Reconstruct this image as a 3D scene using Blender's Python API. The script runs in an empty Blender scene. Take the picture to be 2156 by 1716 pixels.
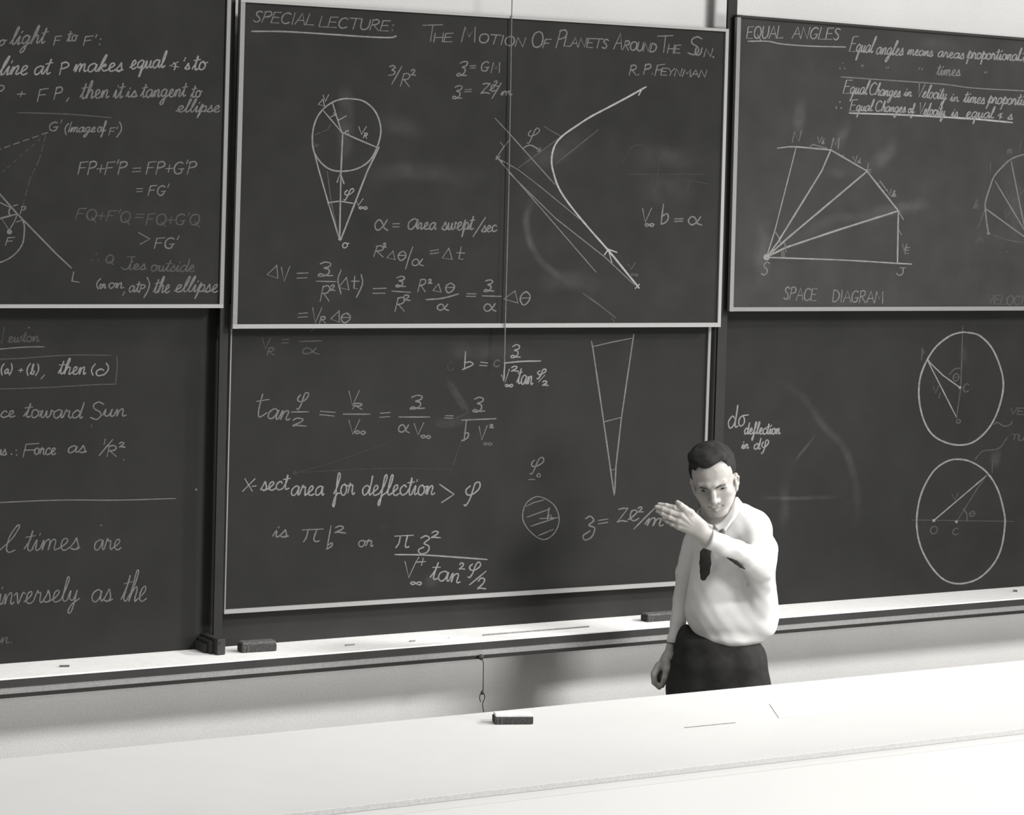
import bpy, bmesh, math, random
import numpy as np
from mathutils import Vector, Matrix

random.seed(7)
SC = bpy.context.scene
COL = SC.collection

# ------------------------------------------------------------------ camera
F, CX, CY, W, H = 5200.0, 1078.0, 700.0, 2156, 1716      # pixels
YAW, PIT, ROLL = 0.54327325, 0.05283624, 0.02731953
DIST, HC = 7.38207, 2.4                                   # camera distance from the wall, height
fw = np.array([math.sin(YAW)*math.cos(PIT), math.cos(YAW)*math.cos(PIT), -math.sin(PIT)])
r0 = np.array([math.cos(YAW), -math.sin(YAW), 0.0])
u0 = np.cross(r0, fw)
RT = r0*math.cos(ROLL) + u0*math.sin(ROLL)
UP = -r0*math.sin(ROLL) + u0*math.cos(ROLL)
CAMPOS = np.array([0.0, -DIST, HC])
cd = bpy.data.cameras.new('camera')
cam = bpy.data.objects.new('camera', cd)
COL.objects.link(cam)
M = Matrix(((RT[0], UP[0], -fw[0], CAMPOS[0]), (RT[1], UP[1], -fw[1], CAMPOS[1]),
            (RT[2], UP[2], -fw[2], CAMPOS[2]), (0, 0, 0, 1)))
cam.matrix_world = M
cd.sensor_fit = 'HORIZONTAL'
cd.sensor_width = 36.0
cd.lens = F/W*36.0
cd.shift_x = 0.0
cd.shift_y = -(H/2 - CY)/W
cd.clip_end = 60
SC.camera = cam

# ------------------------------------------------------------------ world, lights, exposure
SC.view_settings.view_transform = 'Standard'
SC.view_settings.look = 'None'
SC.view_settings.exposure = 0.18
SC.view_settings.gamma = 1.0
SC.view_settings.use_curve_mapping = False
wd = bpy.data.worlds.new('lecture_hall_ambient')
SC.world = wd
wd.use_nodes = True
bg = wd.node_tree.nodes['Background']
bg.inputs[0].default_value = (1.0, 0.99, 0.975, 1)
bg.inputs[1].default_value = 0.25

def area(name, loc, target, sx, sy, power):
    ld = bpy.data.lights.new(name, 'AREA')
    ld.shape = 'RECTANGLE'
    ld.size, ld.size_y = sx, sy
    ld.energy = power
    ld.color = (1.0, 0.99, 0.975)
    o = bpy.data.objects.new(name, ld)
    COL.objects.link(o)
    o.location = loc
    d = Vector(target) - Vector(loc)
    o.rotation_euler = d.to_track_quat('-Z', 'Y').to_euler()
    return o

area('flood_lamp', (8.6, -9.6, 7.0), (4.6, -0.2, 0.9), 1.8, 1.4, 830)
area('tray_shadow_fill', (7.4, -9.0, 2.3), (4.6, 0.0, 1.2), 1.9, 1.7, 290)  # unseen low fill, added to lift the shadow under the tray
area('man_side_light', (10.0, -3.4, 4.8), (4.8, -0.8, 1.2), 0.6, 0.5, 14).data.spread = math.radians(30)  # unseen side light, added to light the man from the right
area('overhead_fill', (4.2, -1.7, 4.4), (4.2, -1.2, 0.0), 6.5, 0.6, 29).data.spread = math.radians(95)  # unseen overhead fill, added to brighten tray and bench top

# ------------------------------------------------------------------ pixel <-> place
def ray(px, py):
    return fw + (px - CX)/F*RT - (py - CY)/F*UP

def at(px, py, y=0.0):                     # point of the vertical plane y = const seen at that pixel
    d = ray(px, py)
    t = (DIST + y)/d[1]
    return CAMPOS + d*t

def on(px, py, z):                         # point of the horizontal plane z = const
    d = ray(px, py)
    return CAMPOS + d*((z - HC)/d[2])

# ------------------------------------------------------------------ materials
def mat(name, col, rough=0.7, spec=0.25, noise=None, bump=None, metal=0.0):
    """noise: (scale, low, high) multiplies the colour; bump: (scale, strength)"""
    m = bpy.data.materials.new(name)
    m.use_nodes = True
    nt = m.node_tree
    b = nt.nodes['Principled BSDF']
    c = col if isinstance(col, tuple) else (col, col*0.99, col*0.97)
    b.inputs['Base Color'].default_value = (*c, 1)
    b.inputs['Roughness'].default_value = rough
    b.inputs['Specular IOR Level'].default_value = spec
    b.inputs['Metallic'].default_value = metal
    tc = nt.nodes.new('ShaderNodeTexCoord')
    if noise:
        col_out = None
        for (sc, lo, hi) in noise:
            n = nt.nodes.new('ShaderNodeTexNoise')
            n.inputs['Scale'].default_value = sc
            n.inputs['Detail'].default_value = 4
            nt.links.new(tc.outputs['Object'], n.inputs['Vector'])
            mr = nt.nodes.new('ShaderNodeMapRange')
            mr.inputs['From Min'].default_value = 0.3
            mr.inputs['From Max'].default_value = 0.7
            mr.inputs['To Min'].default_value = lo
            mr.inputs['To Max'].default_value = hi
            nt.links.new(n.outputs['Fac'], mr.inputs['Value'])
            vm = nt.nodes.new('ShaderNodeVectorMath')
            vm.operation = 'SCALE'
            if col_out is None:
                vm.inputs[0].default_value = c
            else:
                nt.links.new(col_out, vm.inputs[0])
            nt.links.new(mr.outputs['Result'], vm.inputs['Scale'])
            col_out = vm.outputs['Vector']
        nt.links.new(col_out, b.inputs['Base Color'])
    if bump:
        n = nt.nodes.new('ShaderNodeTexNoise')
        n.inputs['Scale'].default_value = bump[0]
        n.inputs['Detail'].default_value = 3
        nt.links.new(tc.outputs['Object'], n.inputs['Vector'])
        bp = nt.nodes.new('ShaderNodeBump')
        bp.inputs['Strength'].default_value = bump[1]
        bp.inputs['Distance'].default_value = 0.004
        nt.links.new(n.outputs['Fac'], bp.inputs['Height'])
        nt.links.new(bp.outputs['Normal'], b.inputs['Normal'])
    return m

def dust_mat(name, col, alpha, sc):
    """a rubbed-out chalk film: thin, patchy, soft towards its rim (uv y runs 0..1 across it)"""
    m = bpy.data.materials.new(name)
    m.use_nodes = True
    nt = m.node_tree
    b = nt.nodes['Principled BSDF']
    b.inputs['Base Color'].default_value = (col, col*0.99, col*0.97, 1)
    b.inputs['Roughness'].default_value = 0.95
    b.inputs['Specular IOR Level'].default_value = 0.0
    uv = nt.nodes.new('ShaderNodeUVMap')
    sx = nt.nodes.new('ShaderNodeSeparateXYZ')
    nt.links.new(uv.outputs['UV'], sx.inputs[0])
    def tri(sock):                                    # 0 at both rims, 1 in the middle
        a = nt.nodes.new('ShaderNodeMath'); a.operation = 'SUBTRACT'; a.inputs[1].default_value = 0.5
        nt.links.new(sock, a.inputs[0])
        c = nt.nodes.new('ShaderNodeMath'); c.operation = 'ABSOLUTE'
        nt.links.new(a.outputs[0], c.inputs[0])
        mr = nt.nodes.new('ShaderNodeMapRange'); mr.interpolation_type = 'SMOOTHSTEP'
        mr.inputs['From Min'].default_value = 0.5
        mr.inputs['From Max'].default_value = 0.05
        mr.inputs['To Min'].default_value = 0.0
        mr.inputs['To Max'].default_value = 1.0
        nt.links.new(c.outputs[0], mr.inputs['Value'])
        return mr.outputs['Result']
    e1, e2 = tri(sx.outputs['X']), tri(sx.outputs['Y'])
    tc = nt.nodes.new('ShaderNodeTexCoord')
    n = nt.nodes.new('ShaderNodeTexNoise')
    n.inputs['Scale'].default_value = sc
    n.inputs['Detail'].default_value = 5
    nt.links.new(tc.outputs['Object'], n.inputs['Vector'])
    mr = nt.nodes.new('ShaderNodeMapRange')
    mr.inputs['From Min'].default_value = 0.3
    mr.inputs['From Max'].default_value = 0.7
    mr.inputs['To Min'].default_value = alpha*0.35
    mr.inputs['To Max'].default_value = alpha*1.5
    nt.links.new(n.outputs['Fac'], mr.inputs['Value'])
    p1 = nt.nodes.new('ShaderNodeMath'); p1.operation = 'MULTIPLY'
    p2 = nt.nodes.new('ShaderNodeMath'); p2.operation = 'MULTIPLY'
    nt.links.new(e1, p1.inputs[0]); nt.links.new(e2, p1.inputs[1])
    nt.links.new(p1.outputs[0], p2.inputs[0]); nt.links.new(mr.outputs['Result'], p2.inputs[1])
    nt.links.new(p2.outputs[0], b.inputs['Alpha'])
    return m

MT = {}
MT['wall'] = mat('painted_wall', 0.93, 0.8, 0.15, [(3.0, 0.97, 1.03), (160, 0.93, 1.05)], (260, 0.35))
MT['wall_upper'] = mat('wall_upper_dimmed', 0.56, 0.8, 0.15, [(3.0, 0.97, 1.03), (160, 0.95, 1.04)], (260, 0.3))  # same wall, colour lowered where the lamps make it too bright
MT['floor'] = mat('floor_tile', 0.30, 0.5, 0.3, [(4, 0.9, 1.1)])
MT['board'] = mat('slate_board', 0.021, 0.75, 0.12, [(2.2, 0.86, 1.14), (9, 0.92, 1.1), (300, 0.93, 1.07)])
MT['board_dusty'] = mat('dusty_slate_board', 0.037, 0.8, 0.12, [(2.2, 0.9, 1.1), (9, 0.92, 1.1), (300, 0.93, 1.07)])
MT['board_low'] = mat('slate_board_lower', 0.0215, 0.75, 0.12, [(2.0, 0.86, 1.12), (7, 0.92, 1.1), (300, 0.93, 1.07)])
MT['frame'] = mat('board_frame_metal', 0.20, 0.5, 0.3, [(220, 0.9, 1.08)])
MT['frame_dim'] = mat('board_frame_dim', 0.22, 0.6, 0.2, [(220, 0.9, 1.08)])  # side rails of the same frame, their dimmer light put into the colour
MT['frame_lit'] = mat('board_frame_lit', 0.29, 0.5, 0.3, [(220, 0.92, 1.06)])  # same frame metal, brighter light on these rails put into the colour
MT['dark'] = mat('dark_painted_metal', 0.042, 0.6, 0.15, [(6, 0.9, 1.1)])
MT['black'] = mat('black_channel', 0.03, 0.7, 0.1, [(6, 0.9, 1.1)])
MT['tray'] = mat('chalk_tray_white', 0.86, 0.6, 0.2, [(30, 0.96, 1.03), (5, 0.97, 1.02)])
MT['groove'] = mat('tray_groove', 0.38, 0.7, 0.1, [(60, 0.8, 1.2)])
MT['strip'] = mat('grey_metal_strip', 0.27, 0.6, 0.3, [(180, 0.85, 1.12)])
MT['bench'] = mat('bench_white', 0.64, 0.5, 0.2, [(4, 0.98, 1.02)])
MT['bench_edge'] = mat('bench_grey_edge', 0.52, 0.6, 0.2, [(120, 0.9, 1.1)])
MT['bench_panel'] = mat('bench_front_white', 0.66, 0.6, 0.15, [(3, 0.985, 1.015)])
MT['felt'] = mat('eraser_felt', 0.055, 0.95, 0.05, [(160, 0.7, 1.4)])
MT['dustfelt'] = mat('eraser_dusty_back', 0.13, 0.9, 0.05, [(140, 0.5, 1.3)])
MT['paleback'] = mat('eraser_pale_back', 0.72, 0.9, 0.05, [(140, 0.8, 1.1)])
MT['wire'] = mat('dark_wire', 0.05, 0.5, 0.3, [(200, 0.85, 1.15)])
MT['cord'] = mat('pale_cord', 0.17, 0.8, 0.1, [(200, 0.8, 1.2)])
MT['paper'] = mat('white_paper', 0.645, 0.7, 0.1, [(20, 0.99, 1.01)])
MT['stick'] = mat('grey_stick', 0.22, 0.6, 0.2, [(90, 0.8, 1.2)])
MT['darkstick'] = mat('dark_stub', 0.12, 0.8, 0.1, [(300, 0.5, 1.6)])
for k, v in {'B': 0.28, 'b': 0.20, 'm': 0.138, 'f': 0.074, 'g': 0.042}.items():
    MT['c'+k] = mat('chalk_'+{'B': 'heavy', 'b': 'bright', 'm': 'medium', 'f': 'thin', 'g': 'ghost'}[k], v, 0.95, 0.0,
                    [(420, 0.62, 1.3), (40, 0.82, 1.15)])
MT['dust'] = dust_mat('chalk_smear', 0.50, 0.028, 14)
MT['dust2'] = dust_mat('chalk_smear_dense', 0.50, 0.050, 18)
MT['skin'] = mat('skin', (0.38, 0.362, 0.34), 0.55, 0.3, [(40, 0.94, 1.05)], (300, 0.1))
MT['lip'] = mat('lip_skin', (0.36, 0.335, 0.315), 0.5, 0.3, [(80, 0.9, 1.1)])
MT['hair'] = mat('dark_hair', 0.024, 0.75, 0.12, [(60, 0.7, 1.3)], (90, 0.15))
MT['brow'] = mat('soft_brow_hair', 0.085, 0.8, 0.05, [(200, 0.7, 1.3)])
MT['shirt'] = mat('white_cotton', 0.62, 0.85, 0.1, [(16, 0.98, 1.015)], (30, 0.18))
MT['collar'] = mat('white_collar', 0.62, 0.85, 0.1, [(16, 0.98, 1.015)])
MT['tie'] = mat('dark_tie', 0.025, 0.7, 0.15, [(60, 0.8, 1.2)])
MT['knot'] = mat('patterned_tie_knot', 0.12, 0.7, 0.15, [(140, 0.5, 1.8)])
MT['trousers'] = mat('dark_trousers', 0.030, 0.85, 0.1, [(40, 0.85, 1.15)])
MT['leather'] = mat('black_leather', 0.02, 0.4, 0.4, [(30, 0.9, 1.1)])
MT['eye'] = mat('eye_white', 0.16, 0.3, 0.4, [(60, 0.95, 1.05)])
MT['iris'] = mat('eye_iris', 0.02, 0.3, 0.4, [(60, 0.95, 1.05)])

# ------------------------------------------------------------------ object helpers
def tag(o, label=None, cat=None, group=None, kind=None):
    if label: o['label'] = label
    if cat: o['category'] = cat
    if group: o['group'] = group
    if kind: o['kind'] = kind
    return o

def thing(name, label, cat, loc=(0, 0, 0), rz=0.0, group=None):
    o = bpy.data.objects.new(name, None)
    o.empty_display_size = 0.1
    COL.objects.link(o)
    o.location = loc
    o.rotation_euler = (0, 0, rz)
    return tag(o, label, cat, group)

def link(name, verts, faces, material, parent=None, smooth=False, local=False):
    """verts are world points unless local; they are moved into the parent's frame"""
    me = bpy.data.meshes.new(name)
    V = [tuple(v) for v in verts]
    if parent is not None and not local:
        inv = (Matrix.Translation(parent.location) @ parent.rotation_euler.to_matrix().to_4x4()).inverted()
        V = [tuple(inv @ Vector(v)) for v in V]
    me.from_pydata(V, [], [tuple(f) for f in faces])
    me.update()
    mats = material if isinstance(material, list) else [material]
    for m in mats: me.materials.append(m)
    if smooth:
        me.polygons.foreach_set('use_smooth', [True]*len(me.polygons))
    o = bpy.data.objects.new(name, me)
    COL.objects.link(o)
    if parent is not None: o.parent = parent
    return o

class MB:
    def __init__(s): s.v, s.f = [], []
    def add(s, V, Fc):
        n = len(s.v); s.v += [tuple(p) for p in V]; s.f += [tuple(i+n for i in f) for f in Fc]
    def box(s, x0, x1, y0, y1, z0, z1):
        s.hexa([(x0, y0, z0), (x1, y0, z0), (x1, y1, z0), (x0, y1, z0), (x0, y0, z1), (x1, y0, z1), (x1, y1, z1), (x0, y1, z1)])
    def hexa(s, P):
        s.add(P, [(0, 3, 2, 1), (4, 5, 6, 7), (0, 1, 5, 4), (1, 2, 6, 5), (2, 3, 7, 6), (3, 0, 4, 7)])
    def quadslab(s, a, b, c, d, depth):
        """front face a,b,c,d (counter-clockwise seen from -y), pushed back by depth along +y"""
        P = [np.array(q, float) for q in (a, b, c, d)]
        o = np.array([0, depth, 0])
        Q = [p + o for p in P]
        s.add(P + Q, [(0, 1, 2, 3), (7, 6, 5, 4), (0, 4, 5, 1), (1, 5, 6, 2), (2, 6, 7, 3), (3, 7, 4, 0)])
    def tube(s, pts, r, n=8):
        pts = [np.array(p, float) for p in pts]
        rings = []
        for i, p in enumerate(pts):
            t = pts[min(i+1, len(pts)-1)] - pts[max(i-1, 0)]
            t /= np.linalg.norm(t) + 1e-12
            a = np.cross(t, [0.13, 0.97, 0.2]); a /= np.linalg.norm(a)
            b = np.cross(t, a)
            rr = r[i] if isinstance(r, (list, tuple)) else r
            rings.append([p + rr*(math.cos(2*math.pi*k/n)*a + math.sin(2*math.pi*k/n)*b) for k in range(n)])
        V = [q for ring in rings for q in ring]
        Fc = [(i*n+k, i*n+(k+1) % n, (i+1)*n+(k+1) % n, (i+1)*n+k) for i in range(len(pts)-1) for k in range(n)]
        Fc += [tuple(range(n))[::-1], tuple((len(pts)-1)*n+k for k in range(n))]
        s.add(V, Fc)
    def build(s, name, material, parent=None, smooth=False, bevel=0.0, local=False):
        o = link(name, s.v, s.f, material, parent, smooth, local)
        if bevel:
            bm = bmesh.new(); bm.from_mesh(o.data)
            bmesh.ops.recalc_face_normals(bm, faces=bm.faces)
            bmesh.ops.bevel(bm, geom=list(bm.edges), offset=bevel, segments=2, affect='EDGES', profile=0.6)
            bm.to_mesh(o.data); bm.free()
        return o

# ------------------------------------------------------------------ handwriting
GL = {
 'A': (7, "0,0 3.5,10 7,0|1.4,3.6 5.4,3.8"), 'B': (6, "0,0 .3,10|~.3,10 3.6,9.6 4.4,7.6 3,5.6 .4,5.2|~.4,5.2 4,4.8 5.2,2.6 3.6,.3 0,0"),
 'C': (6.5, "~5.8,8.6 4,10 1.4,8.6 .2,5 1,1.6 3.2,0 6,1.4"), 'D': (6.5, "0,0 .5,10|~.5,10 3.6,9.4 6,6 5,2 2.4,.2 0,0"),
 'E': (6, "5.4,10 .5,9.8 0,0 5.4,.2|.2,5.2 4.4,5.4"), 'F': (6.4, "6.2,10.2 1,9.6 0,0|.5,5 4.6,5.4"),
 'G': (7, "~6,8.8 4,10 1.2,8.2 .2,4.6 1.2,1 3.6,0 5.4,1.4 5.8,4|6.8,4.2 3.6,4"), 'H': (6.5, "0,0 .4,10|6,0 6,10|.2,5 6,5.2"),
 'I': (2.4, "1,0 1.3,10"), 'J': (5, "~4,10 4,3 3,0 1,.2 0,2|1.6,10 5.6,10"), 'K': (6, "0,0 .4,10|5.4,10 .3,4.4 5.8,0"),
 'L': (5.6, ".8,10 0,0 5.4,.2"), 'M': (8, "0,0 1.2,10 4,3.4 7,10 7.6,0"), 'N': (7, "0,0 .8,10 5.6,0 6.4,10"),
 'O': (7.2, "~3.6,10 1.2,8.6 .2,5 1.2,1.2 3.4,0 5.8,1.4 6.8,5 5.8,8.8 3.6,10"), 'P': (6, "0,0 1,10|~.6,9.4 3.6,10.4 5.6,8.8 4.8,6.2 .8,4.8"),
 'Q': (7.4, "~3.6,10 1.2,8.6 .2,5 1.2,1.2 3.4,0 5.8,1.4 6.8,5 5.8,8.8 3.6,10|3.8,2.6 7.2,-1.6"),
 'R': (6.4, "0,0 1,10|~.6,9.6 3.6,10.4 5.2,8.4 4,6 .8,5|1.6,5.2 5.8,0"), 'S': (5.4, "~4.8,9 3,10 1,8.6 1.4,6.4 3.6,4.4 4.2,2 2.6,0 .2,1"),
 'T': (7, "0,10 7.4,10.2|3.8,10 3.2,0"), 'U': (6.4, "~.4,10 .2,3 1.6,.2 4,.4 5.6,3 6,10"), 'V': (6, "0,10 2.6,0 5.8,10.2"),
 'W': (9, "0,10 2,0 4.4,7 6.4,0 9,10"), 'X': (6, "0,0 6,10|.6,10 5.4,0"), 'Y': (6, "0,10 2.8,5 5.8,10|2.8,5 2.4,0"), 'Z': (6.4, "~.6,9.4 3,10 6,9.8|6,9.8 .2,.4|~.2,.4 3,1 6.2,.2"),
 'a': (5, "~4.2,4 2.8,5 .8,3.4 .7,.8 2,0 3.4,1.6 4.2,4.6 4,1.4 4.4,.2 5.2,.9"), 'b': (4.6, "~0,.6 1.8,5 2.4,9.6 1.8,9.8 1.2,5 1,.6 2.2,0 3.6,1.2 3.4,3.2 2,3.8"),
 'c': (4, "~3.6,4 2.6,5 .8,3.6 .6,1.2 2,0 4,.9"), 'd': (5.2, "~3.8,4 2.4,5 .6,3 .7,.7 1.8,0 3.4,1.6 4.6,6 5,10 4.5,6 4.1,1.4 4.5,.2 5.4,.9"),
 'e': (4, "~0,.8 1.6,2 3,3.6 2.6,5 1.4,4.4 .8,2 1.4,.3 2.6,0 4,.9"), 'f': (3.6, "~0,.8 2,4 3.2,8.6 2.8,10.2 2,9 1.6,4 1.1,-2 .5,-5 -.2,-4.4 .8,-1.5 2.2,.5 3.6,1"),
 'g': (5, "~4,4.2 2.6,5 .7,3.4 .9,1 2,.4 3.5,2 4.2,4.6 3.6,0 2.6,-4 1.4,-5 .8,-3.8 2.2,-1.6 5.2,.9"), 'h': (4.8, "~0,.8 2,5 2.9,9.6 2.2,10 1.4,6 .8,0 1.5,2.8 2.9,4.8 3.7,4 3.5,1.2 3.9,.1 4.9,.9"),
 'i': (2.6, "~0,.8 1.4,4.8 1.2,1.2 1.6,.1 2.7,.9|1.9,6.8 2.1,7.5"), 'j': (3, "~0,.8 1.4,4.8 1,-2 0,-4|1.9,6.8 2.1,7.5"),
 'k': (4.6, "~0,.8 2,5 2.9,9.6 2.2,10 1.4,6 .8,0 1.5,2.8 3.1,4.6 3.3,3.4 1.7,2.6 3.1,.4 4.7,.9"), 'l': (2.8, "~0,.8 1.8,5 2.8,9.4 2.2,10.2 1.3,6 1,1.4 1.7,.1 2.9,.9"),
 'm': (6.4, "~0,.8 1,4.6 .9,0 1.7,3.6 2.7,4.8 3.1,3.8 2.9,0 3.7,3.6 4.7,4.8 5.1,3.8 5,1 5.5,.1 6.5,.9"), 'n': (4.6, "~0,.8 1,4.6 .9,0 1.7,3.4 2.9,4.8 3.4,3.8 3.2,1 3.7,.1 4.7,.9"),
 'o': (4.4, "~2.6,4.9 1,4.2 .5,2 1.2,.2 2.6,.2 3.6,2 3.2,4.2 2.4,4.9 3.4,4 4.6,4.2"), 'p': (4.4, "~0,.8 1.6,6.4 1.1,0 .2,-4.6 1,.5 1.9,3.8 3.1,4.8 3.9,3.4 3.3,.9 1.8,.4|~3,.6 3.8,.4 4.5,.9"),
 'q': (5, "~4,4.2 2.6,5 .7,3.4 .9,1 2,.4 3.5,2 4.2,4.6 3.4,0 2.4,-5 3,-4.4 3.6,-1 5.2,.9"), 'r': (3.8, "~0,.8 1.2,5.2 1.5,4.2 2.7,4.3 2.6,1.2 3.1,.1 4,.9"),
 's': (3.4, "~0,.8 1.4,3.4 2,5.2 2.6,3 2.9,1.2 1.7,0 .4,.7 2,.2 3.6,.9"), 't': (2.9, "~0,.8 1.7,5 2.2,8.8 1.5,4 1.3,1.2 1.9,.1 3.1,.9|.3,6 3.4,6.5"),
 'u': (4.6, "~0,.8 1,4.6 .9,1.2 1.7,.1 2.9,1.6 3.5,4.6 3.3,1.2 3.8,.1 4.7,.9"), 'v': (4.2, "~0,3.5 .8,4.8 1.4,3 1.9,0 2.9,2.5 3.5,4.8 4.4,4.2"),
 'w': (6, "~0,.8 .9,4.6 .9,1 1.7,.1 2.7,1.8 3.1,4.4 3.2,1 4,.1 5,2 5.2,4.6 6.2,4.2"), 'x': (4, "0,0 3.6,5|.4,5 3.4,0"),
 'y': (4.8, "~0,.8 1,4.6 1,1.4 1.9,.4 3.1,1.8 3.7,4.6 3.2,0 2.1,-4 .9,-5 .7,-3.6 2.2,-1.2 5,.9"), 'z': (4.4, "0,5 4,5 .4,0 4.4,.2"),
 '1': (1.6, ".6,0 1,10"), '2': (6, "~.4,7.4 2,9.8 4.2,8.8 3.8,5.4 .4,.6 2,1.2 6,.4"), '3': (5, "~.4,9 2.6,10 4,8 2,5.6 4.2,4 3.8,1 .4,.4"), '4': (6, "1.4,10 .2,4 6,4.6|4.4,9 3.6,0"),
 'ʒ': (5.4, "~.4,8.8 2.4,10 4.2,9 3.8,6.8 1.8,5.8 3.6,4.8 3.8,2.2 2,.2 .2,.5 1,1.8 3,.6 5.4,.5"),
 '=': (5, "0,6.2 5,6.6|0,3 5,3.4"), '+': (5.4, "0,4.4 5,4.6|2.6,7.4 2.2,1.6"), '-': (3, "0,3 3,3.2"), '.': (2, ".6,0 .8,.5"), ',': (2.4, "1.2,.6 0,-3"),
 ':': (2, ".6,0 .7,.6|.8,5 .9,5.6"), "'": (1.8, "1.6,11.6 .8,8.6"), '"': (2.4, ".5,5 .3,3.4|1.9,5 1.7,3.4"), '/': (4, "0,-1 4,10"),
 '(': (3, "~2.6,10.5 .8,7 .4,3 1.8,-1.4"), ')': (3, "~.6,10.5 2,7 1.8,3 0,-1.4"), '>': (6, "0,7.4 6,4 .6,0"),
 '∴': (5, "2.4,6.2 2.6,6.9|.4,1 .5,1.8|4.4,1 4.5,1.8"), '∠': (6, "5.4,7.6 .4,4.4 5.8,2|~3,7.4 4,4.6 3.2,-.4"),
 'α': (6.2, "~5.2,5 3.8,1.8 2.2,.1 .7,.8 .4,3 1.6,4.9 3,4 4.4,1 6.2,.1"), 'Δ': (6.6, "3.4,10 0,.8 6.2,-.6 3.4,10"),
 'θ': (5.4, "~2.8,10 .8,8 .2,4.4 1.4,.4 3,.2 4.6,3 4.8,7 2.8,10|.4,5.2 4.6,5.4"),
 'φ': (5.6, "~1.4,8.2 .2,6.2 .8,3.8 3,4.2 5,7 4.8,9.6 3.4,9.4 2.6,6 1.8,1.4 .8,-1.6 .1,-1.2"),
 'π': (7, "0,9.4 7,10|~2,9.6 1.8,4 .8,.4|~4.8,9.8 4.4,3 4.8,.6 6,1"), '∞': (6.4, "~3.2,2 1.6,3.6 .2,2.2 1.4,.4 3.2,2 5,3.8 6.2,2.2 5,.2 3.2,2"),
 'σ': (5.6, "~5.6,5.2 2.4,5 .6,3.4 .6,1 2,0 3.6,1.2 3.4,3.6 2.4,5"), ' ': (3.4, ""),
}

def catmull(P, n=6):
    P = [np.array(p, float) for p in P]
    if len(P) < 3: return P
    closed = np.linalg.norm(P[0]-P[-1]) < 1e-6
    Q = ([P[-2]] if closed else [2*P[0]-P[1]]) + P + ([P[1]] if closed else [2*P[-1]-P[-2]])
    out = []
    for i in range(1, len(Q)-2):
        a, b, c, d = Q[i-1], Q[i], Q[i+1], Q[i+2]
        for k in range(n):
            t = k/n
            out.append(0.5*((2*b) + (c-a)*t + (2*a-5*b+4*c-d)*t*t + (3*b-a-3*c+d)*t**3))
    out.append(P[-1])
    return out

def text_strokes(s, x0, y0, x1, y1, h, slant=0.12):
    adv = sum(GL[c][0] for c in s) + 0.7*(len(s)-1)*(1 if s.isupper() or not s.isalpha() else 0)
    gap = 0.7 if (s.isupper() or not s.isalpha()) else 0.0
    d = np.array([x1-x0, y1-y0], float)
    e = d/np.linalg.norm(d)
    up = np.array([e[1], -e[0]])
    sx, sy = np.linalg.norm(d)/adv, h/10.0
    out, cx = [], 0.0
    for c in s:
        a, st = GL[c]
        for part in st.split('|'):
            if not part: continue
            sm = part[0] == '~'
            pts = []
            for q in part.lstrip('~').split():
                gx, gy = map(float, q.split(','))
                gx += random.uniform(-.16, .16); gy += random.uniform(-.16, .16)
                pts.append(np.array([x0, y0]) + e*((cx+gx)*sx + gy*sy*slant) + up*gy*sy)
            out.append(catmull(pts, 5) if sm else pts)
        cx += a + gap
    return out

LIFT = [0]
def ribbon(V, Fc, UVs, pts, w, y, uvs=False):
    LIFT[0] += 1
    y = y - (LIFT[0] % 9)*1.5e-5
    pts = [np.array(p, float) for p in pts]
    q = [pts[0]]
    for p in pts[1:]:
        if np.linalg.norm(p-q[-1]) > 0.15: q.append(p)
    if len(q) == 1: q.append(q[0] + np.array([0.9, 0.3]))
    d0 = q[0]-q[1]; d0 /= np.linalg.norm(d0); d1 = q[-1]-q[-2]; d1 /= np.linalg.norm(d1)
    q[0] = q[0] + d0*w*0.3; q[-1] = q[-1] + d1*w*0.3
    base = len(V)
    n = len(q)
    for i, p in enumerate(q):
        a = q[max(i-1, 0)]; b = q[min(i+1, n-1)]
        t = (b-a)/(np.linalg.norm(b-a)+1e-9)
        nrm = np.array([-t[1], t[0]])
        ww = w*(0.5 if uvs else random.uniform(0.32, 0.41))*(0.7 if i in (0, n-1) and not uvs else 1)
        yy = y - (0 if uvs else i*2.5e-6)
        V.append(tuple(at(*(p+nrm*ww), yy))); V.append(tuple(at(*(p-nrm*ww), yy)))
        UVs += [(i/(n-1), 0.0), (i/(n-1), 1.0)]
    for i in range(n-1):
        Fc.append((base+2*i, base+2*i+1, base+2*i+3, base+2*i+2))

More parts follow.
